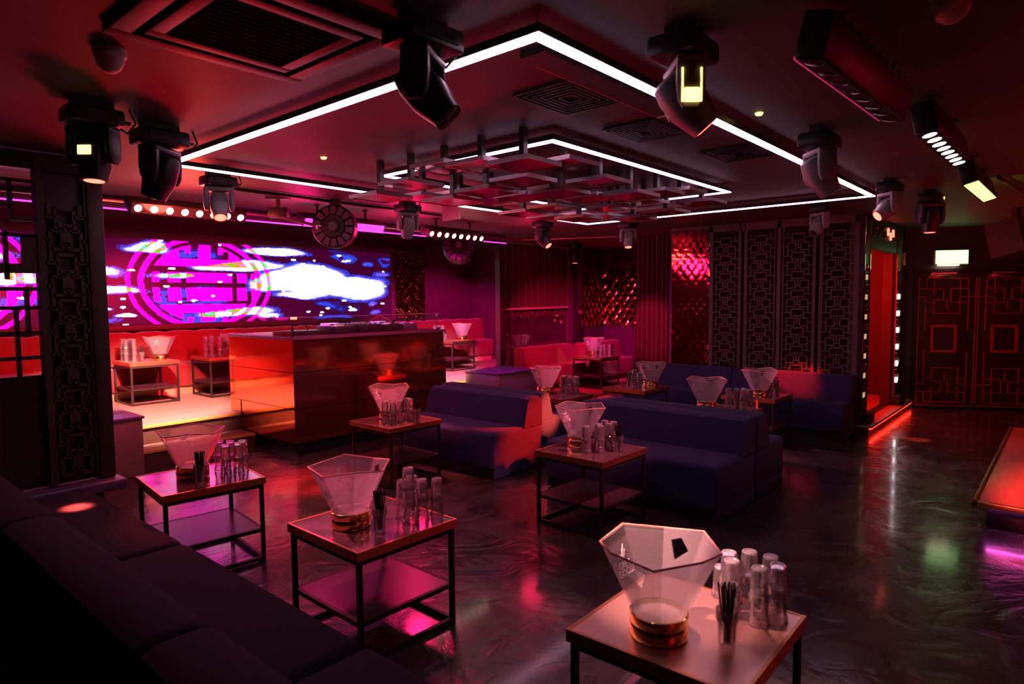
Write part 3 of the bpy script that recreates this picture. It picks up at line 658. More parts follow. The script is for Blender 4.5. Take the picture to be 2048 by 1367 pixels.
def sofas():
    # facing -x : local x -> world -y ... rotate so that local -y points to -x
    rl = -PI/2   # local x -> -y, local y -> +x
    sofa('bench_sofa', 'navy sofa facing left whose end panel is lit red, nearest the copper booth', (5.0, 5.36, 0), rl, 1.42, .74)
    sofa('bench_sofa', 'navy sofa facing away, its end glowing white-orange, behind the red-lit one', (5.03, 4.05, 0), PI/2, 1.42, .58)
    sofa('bench_sofa', 'navy sofa facing left behind the copper table in the middle', (5.18, 3.47, 0), rl, 1.57, .76)
    sofa('bench_sofa', 'navy sofa facing away, back to back with the middle sofa', (5.20, 1.90, 0), PI/2, 1.57, .66)
    sofa('bench_sofa', 'left navy sofa against the wall, below the rose mirror panel', (8.49, 4.82, 0), rl, 1.45, .58, .72)
    sofa('bench_sofa', 'right navy sofa against the fretwork wall, red spot on its back', (8.49, 3.365, 0), rl, 1.44, .58, .72)
    # foreground, facing +x : local -y -> +x
    fr = PI/2
    sofa('bench_sofa', 'dark sofa cut off by the bottom edge of the frame', (.60, .36, 0), fr, 1.52, .76, .72, NAVYDARK)
    sofa('bench_sofa', 'dark sofa in the lower left, middle of its row', (.60, 1.885, 0), fr, 1.52, .76, .72, NAVYDARK)
    sofa('bench_sofa', 'dark sofa with a small red spot beside the left ledge', (.60, 3.41, 0), fr, 1.50, .76, .72, NAVYDARK)
    # red sofa in the alcove
    s = sofa('bench_sofa', 'red upholstered sofa before the curtain with clear rail', (8.36, 7.22, .106), 0, 1.42, .55, .72, VELVET, 'red sofas in the alcove', .40)
    s = sofa('bench_sofa', 'red sofa below the leaf-scale mirror at the alcove wall', (9.86, 7.06, .106), 0, 1.30, .55, .72, VELVET, 'red sofas in the alcove', .40)
def channel(b, prof, x0, x1, n, bulge):
    rings = []
    for k in range(n):
        for s in range(5):
            u = s/4; x = x0+(k+u)/n*(x1-x0); o = bulge*(1-(2*u-1)**4)
            rings.append((x, o))
    rr = []
    for x, o in rings: rr.append([b.verts.new((x, y+ny*o, z+nz*o)) for y, z, ny, nz in prof])
    ring_faces(b, rr, False)
    for e in (rr[0], rr[-1]):
        try: b.faces.new(e)
        except ValueError: pass
def stage_banquette():
    t = thing('banquette', 'long red channel-tufted banquette under the video screen', 'banquette', (0, 0, .352))
    b = nb(); box(b, .5, 10.3, 9.52, 9.92, 0, .12); obj('kick_board', b, KICKWOOD, t, False)
    b = nb(); channel(b, [(9.55, .12, 0, 0), (9.47, .12, -1, 0), (9.45, .36, -1, 0), (9.47, .41, -.7, .7), (9.52, .43, 0, 1), (9.85, .43, 0, 1)], .5, 10.3, 24, .02); obj('seat', b, VELVET, t)
    b = nb(); channel(b, [(9.72, .40, 0, 0), (9.72, .43, -1, 0), (9.78, .80, -1, .0), (9.80, .86, -.6, .6), (9.84, .87, 0, 1), (9.90, .86, 0, 0), (9.90, .42, 0, 0)], .5, 10.3, 24, .02); obj('backrest', b, VELVET, t)
sofas(); stage_banquette()

# ------------------------------------------------------------------ curtains, rail, posts
def curtain(name, label, loc, rz, w, z0, z1, n, amp, m):
    b = nb(); N = n*8; a = []; c = []
    for i in range(N+1):
        x = w*i/N; ph = i/8*2*PI
        y = amp*math.sin(ph)+.3*amp*math.sin(ph*.37+1); 
        a.append([b.verts.new((x, y, z0)), b.verts.new((x, y*.9, (z0+z1)/2)), b.verts.new((x, y*.6, z1))])
        c.append([b.verts.new((x, y+.012, z0)), b.verts.new((x, y*.9+.012, (z0+z1)/2)), b.verts.new((x, y*.6+.012, z1))])
    ring_faces(b, a, False); ring_faces(b, c, False)
    for k in (0, N):
        for s in (0, 1): b.faces.new((a[k][s], a[k][s+1], c[k][s+1], c[k][s]))
    for i in range(N): b.faces.new((a[i][0], a[i+1][0], c[i+1][0], c[i][0])); b.faces.new((a[i][2], a[i+1][2], c[i+1][2], c[i][2]))
    o = obj(name, b, m, None, True, loc, (0, 0, rz)); bpy.data.objects[o.name].data.set_sharp_from_angle(angle=R(80))
    return tag(o, label, 'curtain', 'plum velvet curtains')
def drapes():
    curtain('curtain', 'wide plum curtain behind the clear rail and red sofa', (8.12, 7.33, .11), 0, 1.98, 0, 2.48, 11, .035, CURTAIN)
    curtain('curtain', 'narrow plum curtain tied straight beside the rose mirror panel', (8.56, 4.98, .11), -PI/2, .55, 0, 2.46, 7, .035, CURTAIN)
    p = thing('post', 'dark square post at the end of the stage fascia', 'post', (7.99, 7.18, 0))
    b = nb(); box(b, -.06, .06, -.05, .05, 0, 2.61); obj('shaft', b, mat('dark plum paint', (.03, .006, .012), .6, cvar=.1), p, False)
    p = thing('post', 'black post right of the wide plum curtain with short beam', 'post', (10.15, 7.13, .107))
    b = nb(); box(b, -.09, .05, -.04, .04, 0, 2.48); obj('shaft', b, BLACK, p, False)
    b = nb(); box(b, .05, .30, -.04, .04, 2.10, 2.25); obj('beam', b, BLACK, p, False)
    b = nb(); box(b, 10.02-10.15, 0, -.06, -.041, .55, .62); box(b, -.06, .0, -.06, -.041, 1.25, 1.32); obj('bracket', b, CHROME, p, False)
    r = thing('balustrade', 'pink-lit steel handrail with clear panel before the wide curtain', 'handrail', (8.10, 7.255, .11))
    b = nb(); cyl(b, (.05, 0, 1.365), (1.88, 0, 1.375), .018, n=12); obj('rail', b, PALELIT, r)
    b = nb(); cyl(b, (.05, -.0, 0), (.05, 0, 1.30), .022, n=12); cyl(b, (.05, 0, 1.30), (.05, 0, 1.365), .012, n=10); obj('upright', b, PALELIT, r)
    for z in (.45, .95):
        b = nb(); box(b, .07, .14, -.02, .02, z-.03, z+.03, .004); obj('clamp', b, CHROME, r)
    b = nb(); box(b, .14, 1.80, -.005, .005, .10, 1.25); obj('pane', b, PANE, r, False)
    g = thing('fairy_lights', 'string of small dark bulbs looped under the handrail', 'string lights', (8.15, 7.215, 1.42))
    pts = [(.05+.11*i, 0, -.04*abs(math.sin(i*.9))-.01) for i in range(16)]
    b = nb(); tube(b, pts, .005, 6); obj('wire', b, CABLE, g)
    for i in (1, 3, 5, 7, 9, 12):
        x, y, z = pts[i]; b = nb(); cyl(b, (x, y, z), (x+.02, y-.01, z-.06), .006, .012, 8); obj('bulb', b, CHROME, g)
drapes()

# ------------------------------------------------------------------ marquee jambs of the doorway
def jambs():
    for x0, w, lab, mats in ((8.50, .30, 'bulb-studded black jamb left of the red doorway', (LAMPYEL, BRONZE)), (10.30, .36, 'black jamb with white bulbs right of the red doorway', (LAMPWHITE, REDMIRROR))):
        t = thing('door_jamb', lab, 'door jamb', (x0, 1.925, .13))
        b = nb(); box(b, .0, w, -.03, 0, 0, 2.45); obj('board', b, BLACK, t, False)
        b = nb(); box(b, .015, .03, -.04, -.03, .0, 2.45); box(b, w-.03, w-.015, -.04, -.03, 0, 2.45); obj('edge_strip', b, BRONZE, t, False)
        n = 7
        for k in range(n):
            z = .33+k*.235
            if x0 < 9:
                b = nb(); box(b, w*.32, w*.62, -.036, -.03, z-.03, z+.03); obj('stud', b, STUD, t)
            elif k < 6:
                b = nb(); box(b, w*.40, w*.56, -.05, -.03, z-.035, z+.035, .006); obj('bulb', b, LAMPWHITE, t)
            b = nb(); box(b, w*.30, w*.6, -.045, -.03, z+.075, z+.15, .008); obj('tile', b, REDMIRROR, t)
        b = nb(); box(b, -.01, w+.02, -.12, .0, -.0, .12); obj('foot_block', b, BLACK, t, False)
    t = thing('door_header', 'dark tiled header with red studs above the red doorway', 'door header', (8.82, 1.925, 2.23))
    b = nb(); box(b, 0, 1.46, -.03, 0, 0, .38); obj('board', b, BLACK, t, False)
    for k in range(9):
        b = nb(); box(b, .08+k*.155, .14+k*.155, -.045, -.03, .15+.05*(k % 2), .25+.05*(k % 2), .006); obj('stud', b, LAMPRED if k in (5, 6, 7) else REDMIRROR, t)
    s = thing('wall_switch', 'small pale box on the wall right of the jamb', 'wall box', (10.82, 1.93, 2.17))
    b = nb(); box(b, -.06, .06, -.05, 0, -.09, .09, .008); obj('case', b, WHITEPL, s)
    b = nb(); box(b, -.03, .03, -.056, -.05, -.06, .06, .003); obj('cover', b, REDMIRROR, s)
    b = nb(); box(b, 9.2, 10.2, 3.2, 3.28, .12, .26, .004); struct('baseboard_lobby', b, BLACK, 'skirting inside the red doorway')
jambs()

# ------------------------------------------------------------------ ceiling light frames
def led_frame(name, label, x0, x1, y0, y1, z, w):
    t = thing(name, label, 'light', ((x0+x1)/2, (y0+y1)/2, z), 0, 'suspended light frames')
    a, c = (x1-x0)/2, (y1-y0)/2; h = .035
    def side(xa, xb, ya, yb):
        b = nb(); box(b, xa, xb, ya, yb, .004, h, .002); p = obj('profile', b, BLACK, t, False)
        b = nb(); box(b, xa+.003, xb-.003, ya+.003, yb-.003, -.004, .0035); obj('diffuser', b, LEDWHITE, p, False)
    side(-a, a, -c, -c+w); side(-a, a, c-w, c); side(-a, -a+w, -c+w, c-w); side(a-w, a, -c+w, c-w)
    for sx in (-1, 0, 1):
        for sy in (-1, 1):
            b = nb(); cyl(b, (sx*(a-w/2), sy*(c-w/2), h), (sx*(a-w/2), sy*(c-w/2), ZC-z), .004, n=8); obj('hanger', b, CHROME, t)
    return t
led_frame('suspended_light', 'large white rectangular light frame hanging over the dance floor', 1.765, 6.64, 1.40, 4.535, 2.545, .052)
led_frame('suspended_light', 'smaller white light frame hung inside the large one', 2.985, 5.50, 2.265, 3.84, 2.545, .045)

def pendants():
    proto = None; nxx, nyy = 7, 5
    rows = ['nearest row', 'second row', 'third row', 'fourth row', 'farthest row']; ordn = ['first', 'second', 'third', 'fourth', 'fifth', 'sixth', 'seventh']
    for i in range(nxx):
        for j in range(nyy):
            x = 2.885+i*.388; y = 2.405+j*.325
            z = 2.445+.055*math.sin(i*1.5+j*1.1)-.025*(j % 2)-.05*random.random()
            t = thing('pendant_square', '%s dark mirror square from the left in the %s under the small frame' % (ordn[i], rows[j]), 'pendant panel', (x, y, z), 0, 'square mirror panels inside the small light frame')
            if proto is None:
                b = nb(); box(b, -.152, .152, -.152, .152, 0, .012); m1 = mesh('mirror_plate', b, TILE, False)
                b = nb()
                for s in (-1, 1):
                    box(b, -.156, .156, s*.154-.003, s*.154+.003, -.003, .022); box(b, s*.154-.003, s*.154+.003, -.156, .156, -.003, .022)
                m2 = mesh('edging', b, ALU, False); proto = (m1, m2)
            put('mirror_plate', proto[0], t); put('edging', proto[1], t)
            b = nb(); box(b, -.018, .018, -.018, .018, .012, ZC-z); obj('drop_tube', b, BLACK, t, False)
pendants()

# ------------------------------------------------------------------ moving heads
def moving_head(label, x, y, pan, tilt, lens, body=BLACKPL, s=1.0, vent=None, cable=True, base_rot=0., disp=False, beam=None):
    t = thing('moving_head', label, 'stage light', (x, y, ZC), base_rot, 'moving head lights on the ceiling')
    b = nb()
    box(b, -.085*s, .085*s, -.03*s, .03*s, -.03*s, 0)
    obj('clamp', b, BLACK, t, False)
    b = nb(); box(b, -.115*s, .115*s, -.085*s, .085*s, -.105*s, -.03*s, .016*s, 2); box(b, -.075*s, .075*s, -.092*s, -.084*s, -.09*s, -.05*s); obj('base', b, BLACKPL, t)
    b = nb(); box(b, .02*s, .05*s, -.096*s, -.091*s, -.08*s, -.062*s); obj('display', b, LAMPYEL if disp else LAMPOFF, t, False)
    if cable:
        b = nb(); tube(b, [(.10*s, .06*s, -.06*s), (.17*s, .07*s, -.10*s), (.20*s, .04*s, -.05*s), (.16*s, 0, -.002)], .006, 6); obj('cable', b, CABLE, t)
        b = nb(); cyl(b, (.112*s, -.03*s, -.075*s), (.15*s, -.03*s, -.075*s), .011, n=10); obj('plug', b, LEDPURPLE if vent == 'arm' else GREYPL, t)
    b = nb(); box(b, -.105*s, .105*s, -.05*s, .05*s, -.145*s, -.108*s, .014*s)
    for k in (-1, 1): loft(b, [(-.135*s, .018*s, .048*s, k*.088*s, 0), (-.20*s, .02*s, .05*s, k*.09*s, 0), (-.255*s, .018*s, .044*s, k*.09*s, 0), (-.285*s, .012*s, .028*s, k*.088*s, 0)], 16, 3)
    yk = obj('yoke', b, body, t, True, (0, 0, 0), (0, 0, pan-base_rot))
    hd = nb(); loft(hd, [(.095*s, .035*s, .04*s, 0, 0), (.085*s, .05*s, .055*s, 0, 0), (.04*s, .062*s, .068*s, 0, 0), (-.03*s, .064*s, .070*s, 0, 0), (-.06*s, .060*s, .064*s, 0, 0), (-.10*s, .052*s, .054*s, 0, 0), (-.125*s, .05*s, .05*s, 0, 0)], 22, 3.2)
    for k in range(5): box(hd, -.05*s, .05*s, .064*s, .071*s, -.02*s+k*.016*s, -.012*s+k*.016*s)
    h = obj('head', hd, body, yk, True, (0, 0, -.235*s), (tilt, 0, 0))
    b = nb(); lathe(b, [(0, -.128*s), (.030*s, -.1275*s), (.042*s, -.1262*s), (.0425*s, -.1255*s)], 20); ln = obj('lens', b, lens, yk, True, (0, 0, -.235*s), (tilt, 0, 0))
    if vent == 'arm':
        b = nb(); box(b, .103*s, .113*s, -.026*s, .026*s, -.272*s, -.225*s, .004*s); box(b, .103*s, .110*s, -.034*s, -.029*s, -.27*s, -.16*s); box(b, .103*s, .110*s, .029*s, .034*s, -.27*s, -.16*s); obj('lit_window', b, LAMPYEL, yk)
    elif vent:
        b = nb(); box(b, -.030*s, .030*s, -.0745*s, -.0665*s, -.02*s, .022*s, .003); obj('lit_window', b, LAMPYEL, yk, True, (0, 0, -.235*s), (tilt, 0, 0))
    if beam:
        target, power, color, angle, blend = beam
        p = Matrix.Translation((x, y, ZC)) @ Matrix.Rotation(pan, 4, 'Z') @ Matrix.Translation((0, 0, -.235*s)) @ Matrix.Rotation(tilt, 4, 'X') @ Vector((0, 0, -.145*s))
        spot(p, target, power, color, angle, blend, .03)
    return t
TOCAM = R(131)   # yoke turned so both arms face the viewer
moving_head('black moving head in front of the near light frame arm', 1.555, 1.744, R(-150), R(42), LAMPOFF, BLACKPL, 1.04, beam=((2.18, 1.06, .55), 1000, (1.0, .37, .35), 24, .9))
moving_head('moving head with glowing yellow window on the near right frame arm', 2.264, 1.119, R(-139), R(42), LAMPRED, GREYPL, 1.05, 'arm', beam=((6.5, -.35, .2), 2600, (1.0, .08, .08), 20, .6))
moving_head('grey moving head on the right-hand arm of the large light frame', 4.095, 1.164, R(-139), R(32), LAMPRED, GREYPL, 1.08, beam=((4.0, 2.7, .6), 420, (1.0, .16, .26), 30, .8))
moving_head('black silhouetted moving head at the left corner of the large frame', 1.489, 3.847, R(35), R(22), LAMPOFF, BLACKPL, 1.12, beam=((1.98, 2.66, .6), 420, (1.0, .14, .24), 26, .8))
moving_head('small moving head right of the lit bar over the left stage', 2.316, 4.932, R(160), R(30), LAMPRED, GREYPL, 1.0, beam=((3.2, 5.25, 0), 2400, (1.0, .015, .012), 26, .9))
moving_head('moving head with red lens left of the eight-lamp bar', 4.253, 5.044, R(-20), R(18), LAMPRED, GREYPL, 1.0, beam=((3.9, 4.7, .6), 420, (1.0, .10, .12), 36, .8))
moving_head('moving head with glaring red lens before the wide curtain', 6.324, 4.973, R(-172), R(42), LAMPRED, BLACKPL, 1.0, beam=((8.54, 4.70, 1.2), 420, (1.0, .02, .11), 24, .8))
moving_head('pale grey moving head hanging left of the narrow curtain', 7.166, 4.276, R(131), R(14), LAMPRED, GREYPL, .95, beam=((8.30, 2.62, .70), 2400, RED, 12, .7))
moving_head('moving head with blazing red lens near the red doorway', 6.235, 1.212, R(45), R(55), LAMPRED, GREYPL, 1.0, beam=((5.26, 4.05, .50), 8000, (1.0, .075, .028), 8, .9))
moving_head('black moving head pointing straight down before the exit doors', 7.152, 1.053, R(-49), R(0), LAMPRED, BLACKPL, 1.08, None, True, 0., True, ((8.6, 1.30, 0), 1800, (1.0, .06, .02), 6, .8))
moving_head('dim grey moving head in front of the large fretwork panel', 7.271, 2.05, R(60), R(40), LAMPOFF, GREYPL, .95, beam=((4.78, 3.94, .40), 5200, (1.0, .012, .005), 10, .8))
moving_head('black moving head with lit red lens before the left fretwork divider', 1.108, 3.655, R(-49), R(-4), LAMPRED, BLACKPL, 1.05, 'y', beam=((1.17, 4.47, .43), 9000, (1.0, .09, .05), 5, .8))
moving_head('tiny dark moving head in front of the wide plum curtain', 9.3, 6.60, R(-49), R(0), LAMPRED, BLACKPL, 1.0, None, False, beam=((9.35, 6.92, .5), 70, (1.0, .2, .12), 10, .6))

# ------------------------------------------------------------------ LED bars
def led_bar(label, x, y, rz, tilt, lens, n=8, L=1.0, lit=None, off=.0, zdrop=.16, edge=None):
    t = thing('light_bar', label, 'light bar', (x, y, ZC), rz, 'linear light bars on the ceiling')
    b = nb()
    for k in (-1, 1):
        box(b, k*.3*L-.02, k*.3*L+.02, -.025, .025, -.012, 0); box(b, k*.3*L-.012, k*.3*L+.012, -.006, .006, -zdrop+.05, -.01)
    obj('bracket', b, BLACK, t, False)
    h = nb(); box(h, -L/2, L/2, -.05, .05, -.075, .075, .012, 2)
    for k in range(10): box(h, -L*.4+k*L*.085, -L*.4+k*L*.085+.03, -.045, .045, .075, .088)
    hs = obj('housing', h, BLACKPL, t, True, (0, 0, -zdrop), (tilt, 0, 0))
    b = nb(); box(b, -L/2+.01, L/2-.01, -.042, .042, -.0785, -.0755); obj('front_panel', b, LAMPOFF if lit is None else lit, t, False, (0, 0, -zdrop), (tilt, 0, 0))
    if edge:
        b = nb(); box(b, -L/2+.02, L/2-.02, .046, .053, -.077, -.066); obj('edge_light', b, edge, t, False, (0, 0, -zdrop), (tilt, 0, 0))
    if n:
        for k in range(n):
            bb = nb(); xx = -L*.44+k*L*.88/(n-1); lathe(bb, [(0, -.082), (.026, -.0815), (.030, -.079)], 16, (xx, 0, 0)); obj('lens', bb, lens, t, True, (0, 0, -zdrop), (tilt, 0, 0))
    return t
led_bar('light bar with white lamps glowing over the left stage', 2.52, 5.95, R(1), R(-62), LAMPWHITE)
led_bar('light bar with eight warm lamps over the right stage', 5.66, 5.85, R(2), R(-62), LAMPWARM)
led_bar('dark light bar with purple strip behind the round fan', 4.05, 5.86, R(1), R(-62), LAMPOFF, 0, 1.0, LEDPURPLE)
led_bar('long unlit light bar at the top right edge of the view', 2.83, .655, R(-2), R(14), LAMPOFF, 8, 1.1, None, 0, .12, EDGEMAG)
led_bar('light bar with eight white lamps facing down on the right', 4.10, .56, R(-1), R(-12), LAMPWHITE, 8, 1.0, None, 0, .14)
led_bar('light bar with pale green lit underside near the exit', 5.95, .58, R(-1), R(-16), LAMPOFF, 0, 1.05, LAMPGREEN, 0, .14)

# ------------------------------------------------------------------ fans, vents, domes, pipes
def fan(label, loc, rz, tilt, r, drop, depth):
    t = thing('drum_fan', label, 'fan', loc, rz, 'round drum fans')
    M = Matrix.Rotation(tilt, 4, 'X')   # axis local -y
    Q = M @ Matrix.Rotation(PI/2, 4, 'X')
    b = nb(); lathe(b, [(r*.97, .02), (r, 0), (r, -depth*.9), (r*.9, -depth), (0, -depth)], 36, m=Q); obj('drum', b, BLACKPL, t)
    for k in range(14):
        a0, a1 = 2*PI*k/14+.05, 2*PI*(k+1)/14-.05; b = nb(); pl = []
        for q in range(5): a = a0+(a1-a0)*q/4; pl.append((r*.93*math.cos(a), r*.93*math.sin(a)))
        for q in range(4, -1, -1): a = a0+(a1-a0)*q/4; pl.append((r*.56*math.cos(a), r*.56*math.sin(a)))
        prism(b, pl, -.004, .012, Q); obj('grille_segment', b, GRILLE, t, False)
    b = nb(); lathe(b, [(r*.52, -.01), (r*.52, .014), (r*.30, .016), (r*.28, .03), (0, .034)], 28, m=Q); obj('hub', b, BLACKPL, t)
    b = nb(); lathe(b, [(r*.20, .036), (r*.20, .04), (r*.14, .042), (0, .042)], 24, m=Q); obj('hub_cap', b, GREYPL, t)
    b = nb(); box(b, -.05, .05, .05, .12, r*.9, drop); box(b, -r*.3, r*.3, .04, .13, r*.85, r*1.0); obj('bracket', b, BLACK, t, False)
fan('large black round fan hanging before the stage fascia', (3.62, 5.38, 2.355), R(-49), R(0), .205, .26, .12)
fan('purple-lit round fan hidden partly by the ceiling fascia', (7.42, 7.55, 2.52), R(-45), R(-8), .26, .575, .35)
def ceiling_things():
    # air conditioning cassette
    t = thing('air_conditioner', 'square ceiling air conditioner with dark centre grille', 'air conditioner', (1.20, 2.23, ZC))
    a = .37
    b = nb()
    for s in (-1, 1):
        box(b, -a, a, s*(a-.035)-.035, s*(a-.035)+.035, -.035, 0, .006); box(b, s*(a-.035)-.035, s*(a-.035)+.035, -a+.07, a-.07, -.035, 0, .006)
        box(b, -.27, .27, s*.245-.025, s*.245+.025, -.035, 0, .004); box(b, s*.245-.025, s*.245+.025, -.22, .22, -.035, 0, .004)
    obj('panel', b, DARKWALL, t)
    b = nb(); box(b, -.30, .30, -.30, .30, -.012, 0); obj('slots', b, MATTBLACK, t, False)
    b = nb()
    for k in range(12): box(b, -.215, .215, -.205+k*.036, -.19+k*.036, -.03, -.013)
    obj('grille', b, MATTBLACK, t, False)
    for k, (x, y, w, h, lab) in enumerate(((2.60, 1.87, .42, .36, 'square louvred ceiling vent nearest the viewer inside the large frame'), (3.41, 1.93, .40, .30, 'ceiling vent right of the nearest louvred one'), (4.35, 1.75, .42, .34, 'ceiling vent farthest right along the large frame arm'))):
        t = thing('ceiling_vent', lab, 'vent', (x, y, ZC), 0, 'louvred ceiling vents')
        b = nb(); box(b, -w/2, w/2, -h/2, h/2, -.006, 0); obj('backing', b, BLACK, t, False)
        for i in range(6):
            f = 1-i*.155; b = nb(); ww, hh = w/2*f, h/2*f
            for s in (-1, 1): box(b, -ww, ww, s*hh-.006, s*hh+.006, -.016, -.006); box(b, s*ww-.006, s*ww+.006, -hh, hh, -.016, -.006)
            obj('louvre', b, BLACKPL, t, False)
    b = nb(); box(b, -.1, .1, -.065, .065, -.012, 0, .003); tag(obj('access_plate', b, HATCH, None, True, (3.11, 1.665, ZC)), 'small pink square plate beside the yellow-lit moving head', 'plate')
    t = thing('cable_tray', 'dark cable tray running beside the large frame arm', 'cable tray', (2.0, 1.62, ZC))
    b = nb(); box(b, 0, 1.1, -.06, .06, -.035, 0); obj('channel', b, BLACK, t, False)
    b = nb(); box(b, .1, 1.1, .061, .068, -.036, -.026); obj('edge_strip', b, DOORRED, t, False)  # red strip put in for the red light along this edge
    t = thing('security_camera', 'small cream dome camera on the ceiling at upper left', 'camera', (.93, 2.84, ZC))
    b = nb(); lathe(b, [(0, 0), (.058, 0), (.058, -.028), (.052, -.034)], 28); obj('mount', b, WHITEPL, t)
    b = nb(); lathe(b, [(.050, -.034), (.047, -.055), (.036, -.075), (.02, -.088), (0, -.092)], 28); obj('dome', b, WHITEPL, t)
    t = thing('security_camera', 'pale dome camera tinged green at the top right edge', 'camera', (2.50, .33, ZC))
    b = nb(); lathe(b, [(0, 0), (.062, 0), (.062, -.03), (.055, -.036)], 28); obj('mount', b, WHITEPL, t)
    b = nb(); lathe(b, [(.054, -.036), (.052, -.075), (.042, -.1), (.02, -.115), (0, -.118)], 28); obj('dome', b, WHITEPL, t)
    # speaker
    t = thing('loudspeaker', 'dark angled loudspeaker hung by the ceiling above the exit doors', 'speaker', (9.35, .55, ZC), R(150))
    b = nb(); prism(b, [(-.22, -.16), (.22, -.16), (.15, .16), (-.15, .16)], -.20, .20, Matrix.Translation((0, 0, -.33)) @ Matrix.Rotation(R(15), 4, 'X')); obj('cabinet', b, LATTICEL, t, False)
    b = nb(); box(b, -.03, .03, -.03, .03, -.15, 0); obj('bracket', b, BLACK, t, False)
    # pipes
    b = nb(); tube(b, [(-.3, 6.52, 2.56), (2.5, 6.52, 2.56), (5, 6.54, 2.56), (7.55, 6.58, 2.56), (7.75, 6.5, 2.56), (8.0, 6.0, 2.56), (8.35, 4.9, 2.56)], .017, 8); tag(obj('ceiling_pipe', b, CHROME), 'slim pipe along the fascia bending towards the narrow curtain', 'pipe')
    b = nb(); tube(b, [(2.6, 5.42, 2.60), (5.2, 5.48, 2.60)], .016, 8); tag(obj('ceiling_pipe', b, BLACK), 'dark conduit crossing the ceiling beyond the far frame arm', 'pipe')
    b = nb(); tube(b, [(6.5, .50, 2.58), (8.9, .30, 2.58)], .018, 8); tag(obj('ceiling_pipe', b, LATTICEL), 'brown pipe on the ceiling right of the green-lit bar', 'pipe')
    t = thing('pivot_arm', 'small bracket with tilted purple arm and ball end left of the fan', 'ceiling arm', (3.23, 5.69, ZC), R(-49))
    b = nb(); box(b, -.11, .11, -.03, .03, -.02, 0); box(b, -.015, .015, -.015, .015, -.10, -.02); obj('ceiling_bracket', b, BLACK, t, False)
    b = nb(); box(b, -.09, .09, -.04, .04, -.19, -.10, .006); obj('motor_box', b, BLACKPL, t)
    b = nb(); tube(b, [(0, -.03, -.18), (.38, -.05, -.275)], .016, 10); obj('arm', b, GRILLE, t)
    b = nb(); bmesh.ops.create_uvsphere(b, u_segments=14, v_segments=8, radius=.028, matrix=Matrix.Translation((.39, -.05, -.278))); obj('ball_end', b, CHROME, t)
    t = thing('hanging_tile', 'square dark hatch hanging open with a pink plate', 'hatch', (4.93, 4.80, ZC), 0)
    b = nb(); box(b, -.25, .25, -.2, .2, -.02, 0); obj('hatch_frame', b, BLACK, t, False)
    b = nb(); box(b, -.262, -.25, -.06, .19, -.16, -.01); obj('hatch_plate', b, HATCH, t, False)
    for k, (x, y, lab) in enumerate(((3.52, 1.306, 'tiny yellow-lit ceiling spot beside the frame arm'), (2.56, 3.9, 'tiny yellow-lit ceiling spot beyond the left frame arm'))):
        b = nb(); lathe(b, [(0, -.012), (.016, -.011), (.022, 0)], 14); tag(obj('ceiling_spot', b, LAMPYEL, None, True, (x, y, ZC)), lab, 'spotlight', 'tiny ceiling spots')
ceiling_things()

# ------------------------------------------------------------------ tables and everything on them
TABLES = {
 'T1': ((1.77, 4.17), -6.5, 0, 2, (-0.037, 0.021),(-0.052, -0.168),[(0.145, 0.071), (0.134, -0.078), (0.197, 0.018), (0.214, -0.08), (0.262, -0.02)]),
 'T2': ((1.96, 2.64), -1, 0, 2, (-0.107, 0.031),(-0.07, -0.154),[(0.127, -0.08), (0.099, -0.166), (0.209, -0.06), (0.201, -0.147), (0.262, -0.191)]),
 'T3': ((3.965, 2.67), -1, 0, 2, (0.035, 0.132),(0.045, -0.208),[(-0.132, -0.05), (-0.06, -0.116), (-0.004, -0.066), (0.051, -0.117), (0.126, -0.109), (0.126, -0.034)]),
 'T4': ((3.8, 4.73), -1, 0, 2, (0.028, 0.139),(0.054, -0.237),[(-0.149, -0.039), (-0.119, -0.114), (-0.041, -0.11), (0.102, -0.042), (0.079, -0.113), (-0.057, -0.03)]),
 'T5': ((2.02, 0.964), 1, 0, 2, (-0.131, 0.044),(-0.062, -0.16),[(0.142, -0.094), (0.209, -0.059), (0.262, -0.112), (0.202, -0.231), (0.138, -0.192), (0.262, -0.187)]),
 'T6': ((3.25, 9.13), 0, .352, 3, (0.16, -0.03),(-0.075, -0.065),[(-0.197, 0.227), (-0.113, 0.206), (-0.188, 0.141), (-0.12, 0.1), (-0.131, 0.022)]),
 'T7': ((4.2, 9.06), 0, .352, 3, (0.188, -0.051),(-0.01, -0.155),[(-0.16, 0.11), (-0.075, 0.12), (-0.115, 0.03), (-0.04, -0.06)]),
 'T8': ((8.4, 8.75), 0, .352, 3, (0.187, -0.063),(-0.136, 0.048),[(-0.25, 0.21), (-0.165, 0.191), (-0.215, 0.125), (-0.13, 0.124)]),
 'T9': ((9.5, 6.30), 0, .106, 2, (0.108, 0.128),(0.18, -0.22),[(-0.09, -0.05), (-0.06, -0.14), (0.02, -0.155), (0.06, -0.235)]),
 'T10': ((5.98, 4.50), 0, 0, 2, (0.021, 0.19),(0.084, -0.027),[(0.162, 0.046), (0.25, 0.081), (0.142, -0.082), (0.249, 0.006), (0.261, -0.068), (0.215, -0.126)]),
 'T11': ((7.12, 4.13), -1, 0, 2, (0.098, -0.153),(-0.178, -0.009),[(-0.06, 0.041), (0.125, 0.097), (-0.082, -0.097), (0.235, 0.011), (0.262, -0.059)]),
 'T12': ((7.38, 2.71), 0, 0, 2, (-0.127, -0.073),(-0.138, -0.262),[(0.059, -0.04), (0.1, -0.105), (0.184, -0.137), (0.217, -0.017), (0.253, -0.084)]),
 'T13': ((6.18, 2.62), 0, 0, 2, (-0.069, 0.125),(0.025, -0.15),[(0.157, -0.089), (0.108, -0.171), (0.224, -0.136), (0.182, -0.211), (0.251, -0.241), (0.12, -0.02)]),
}
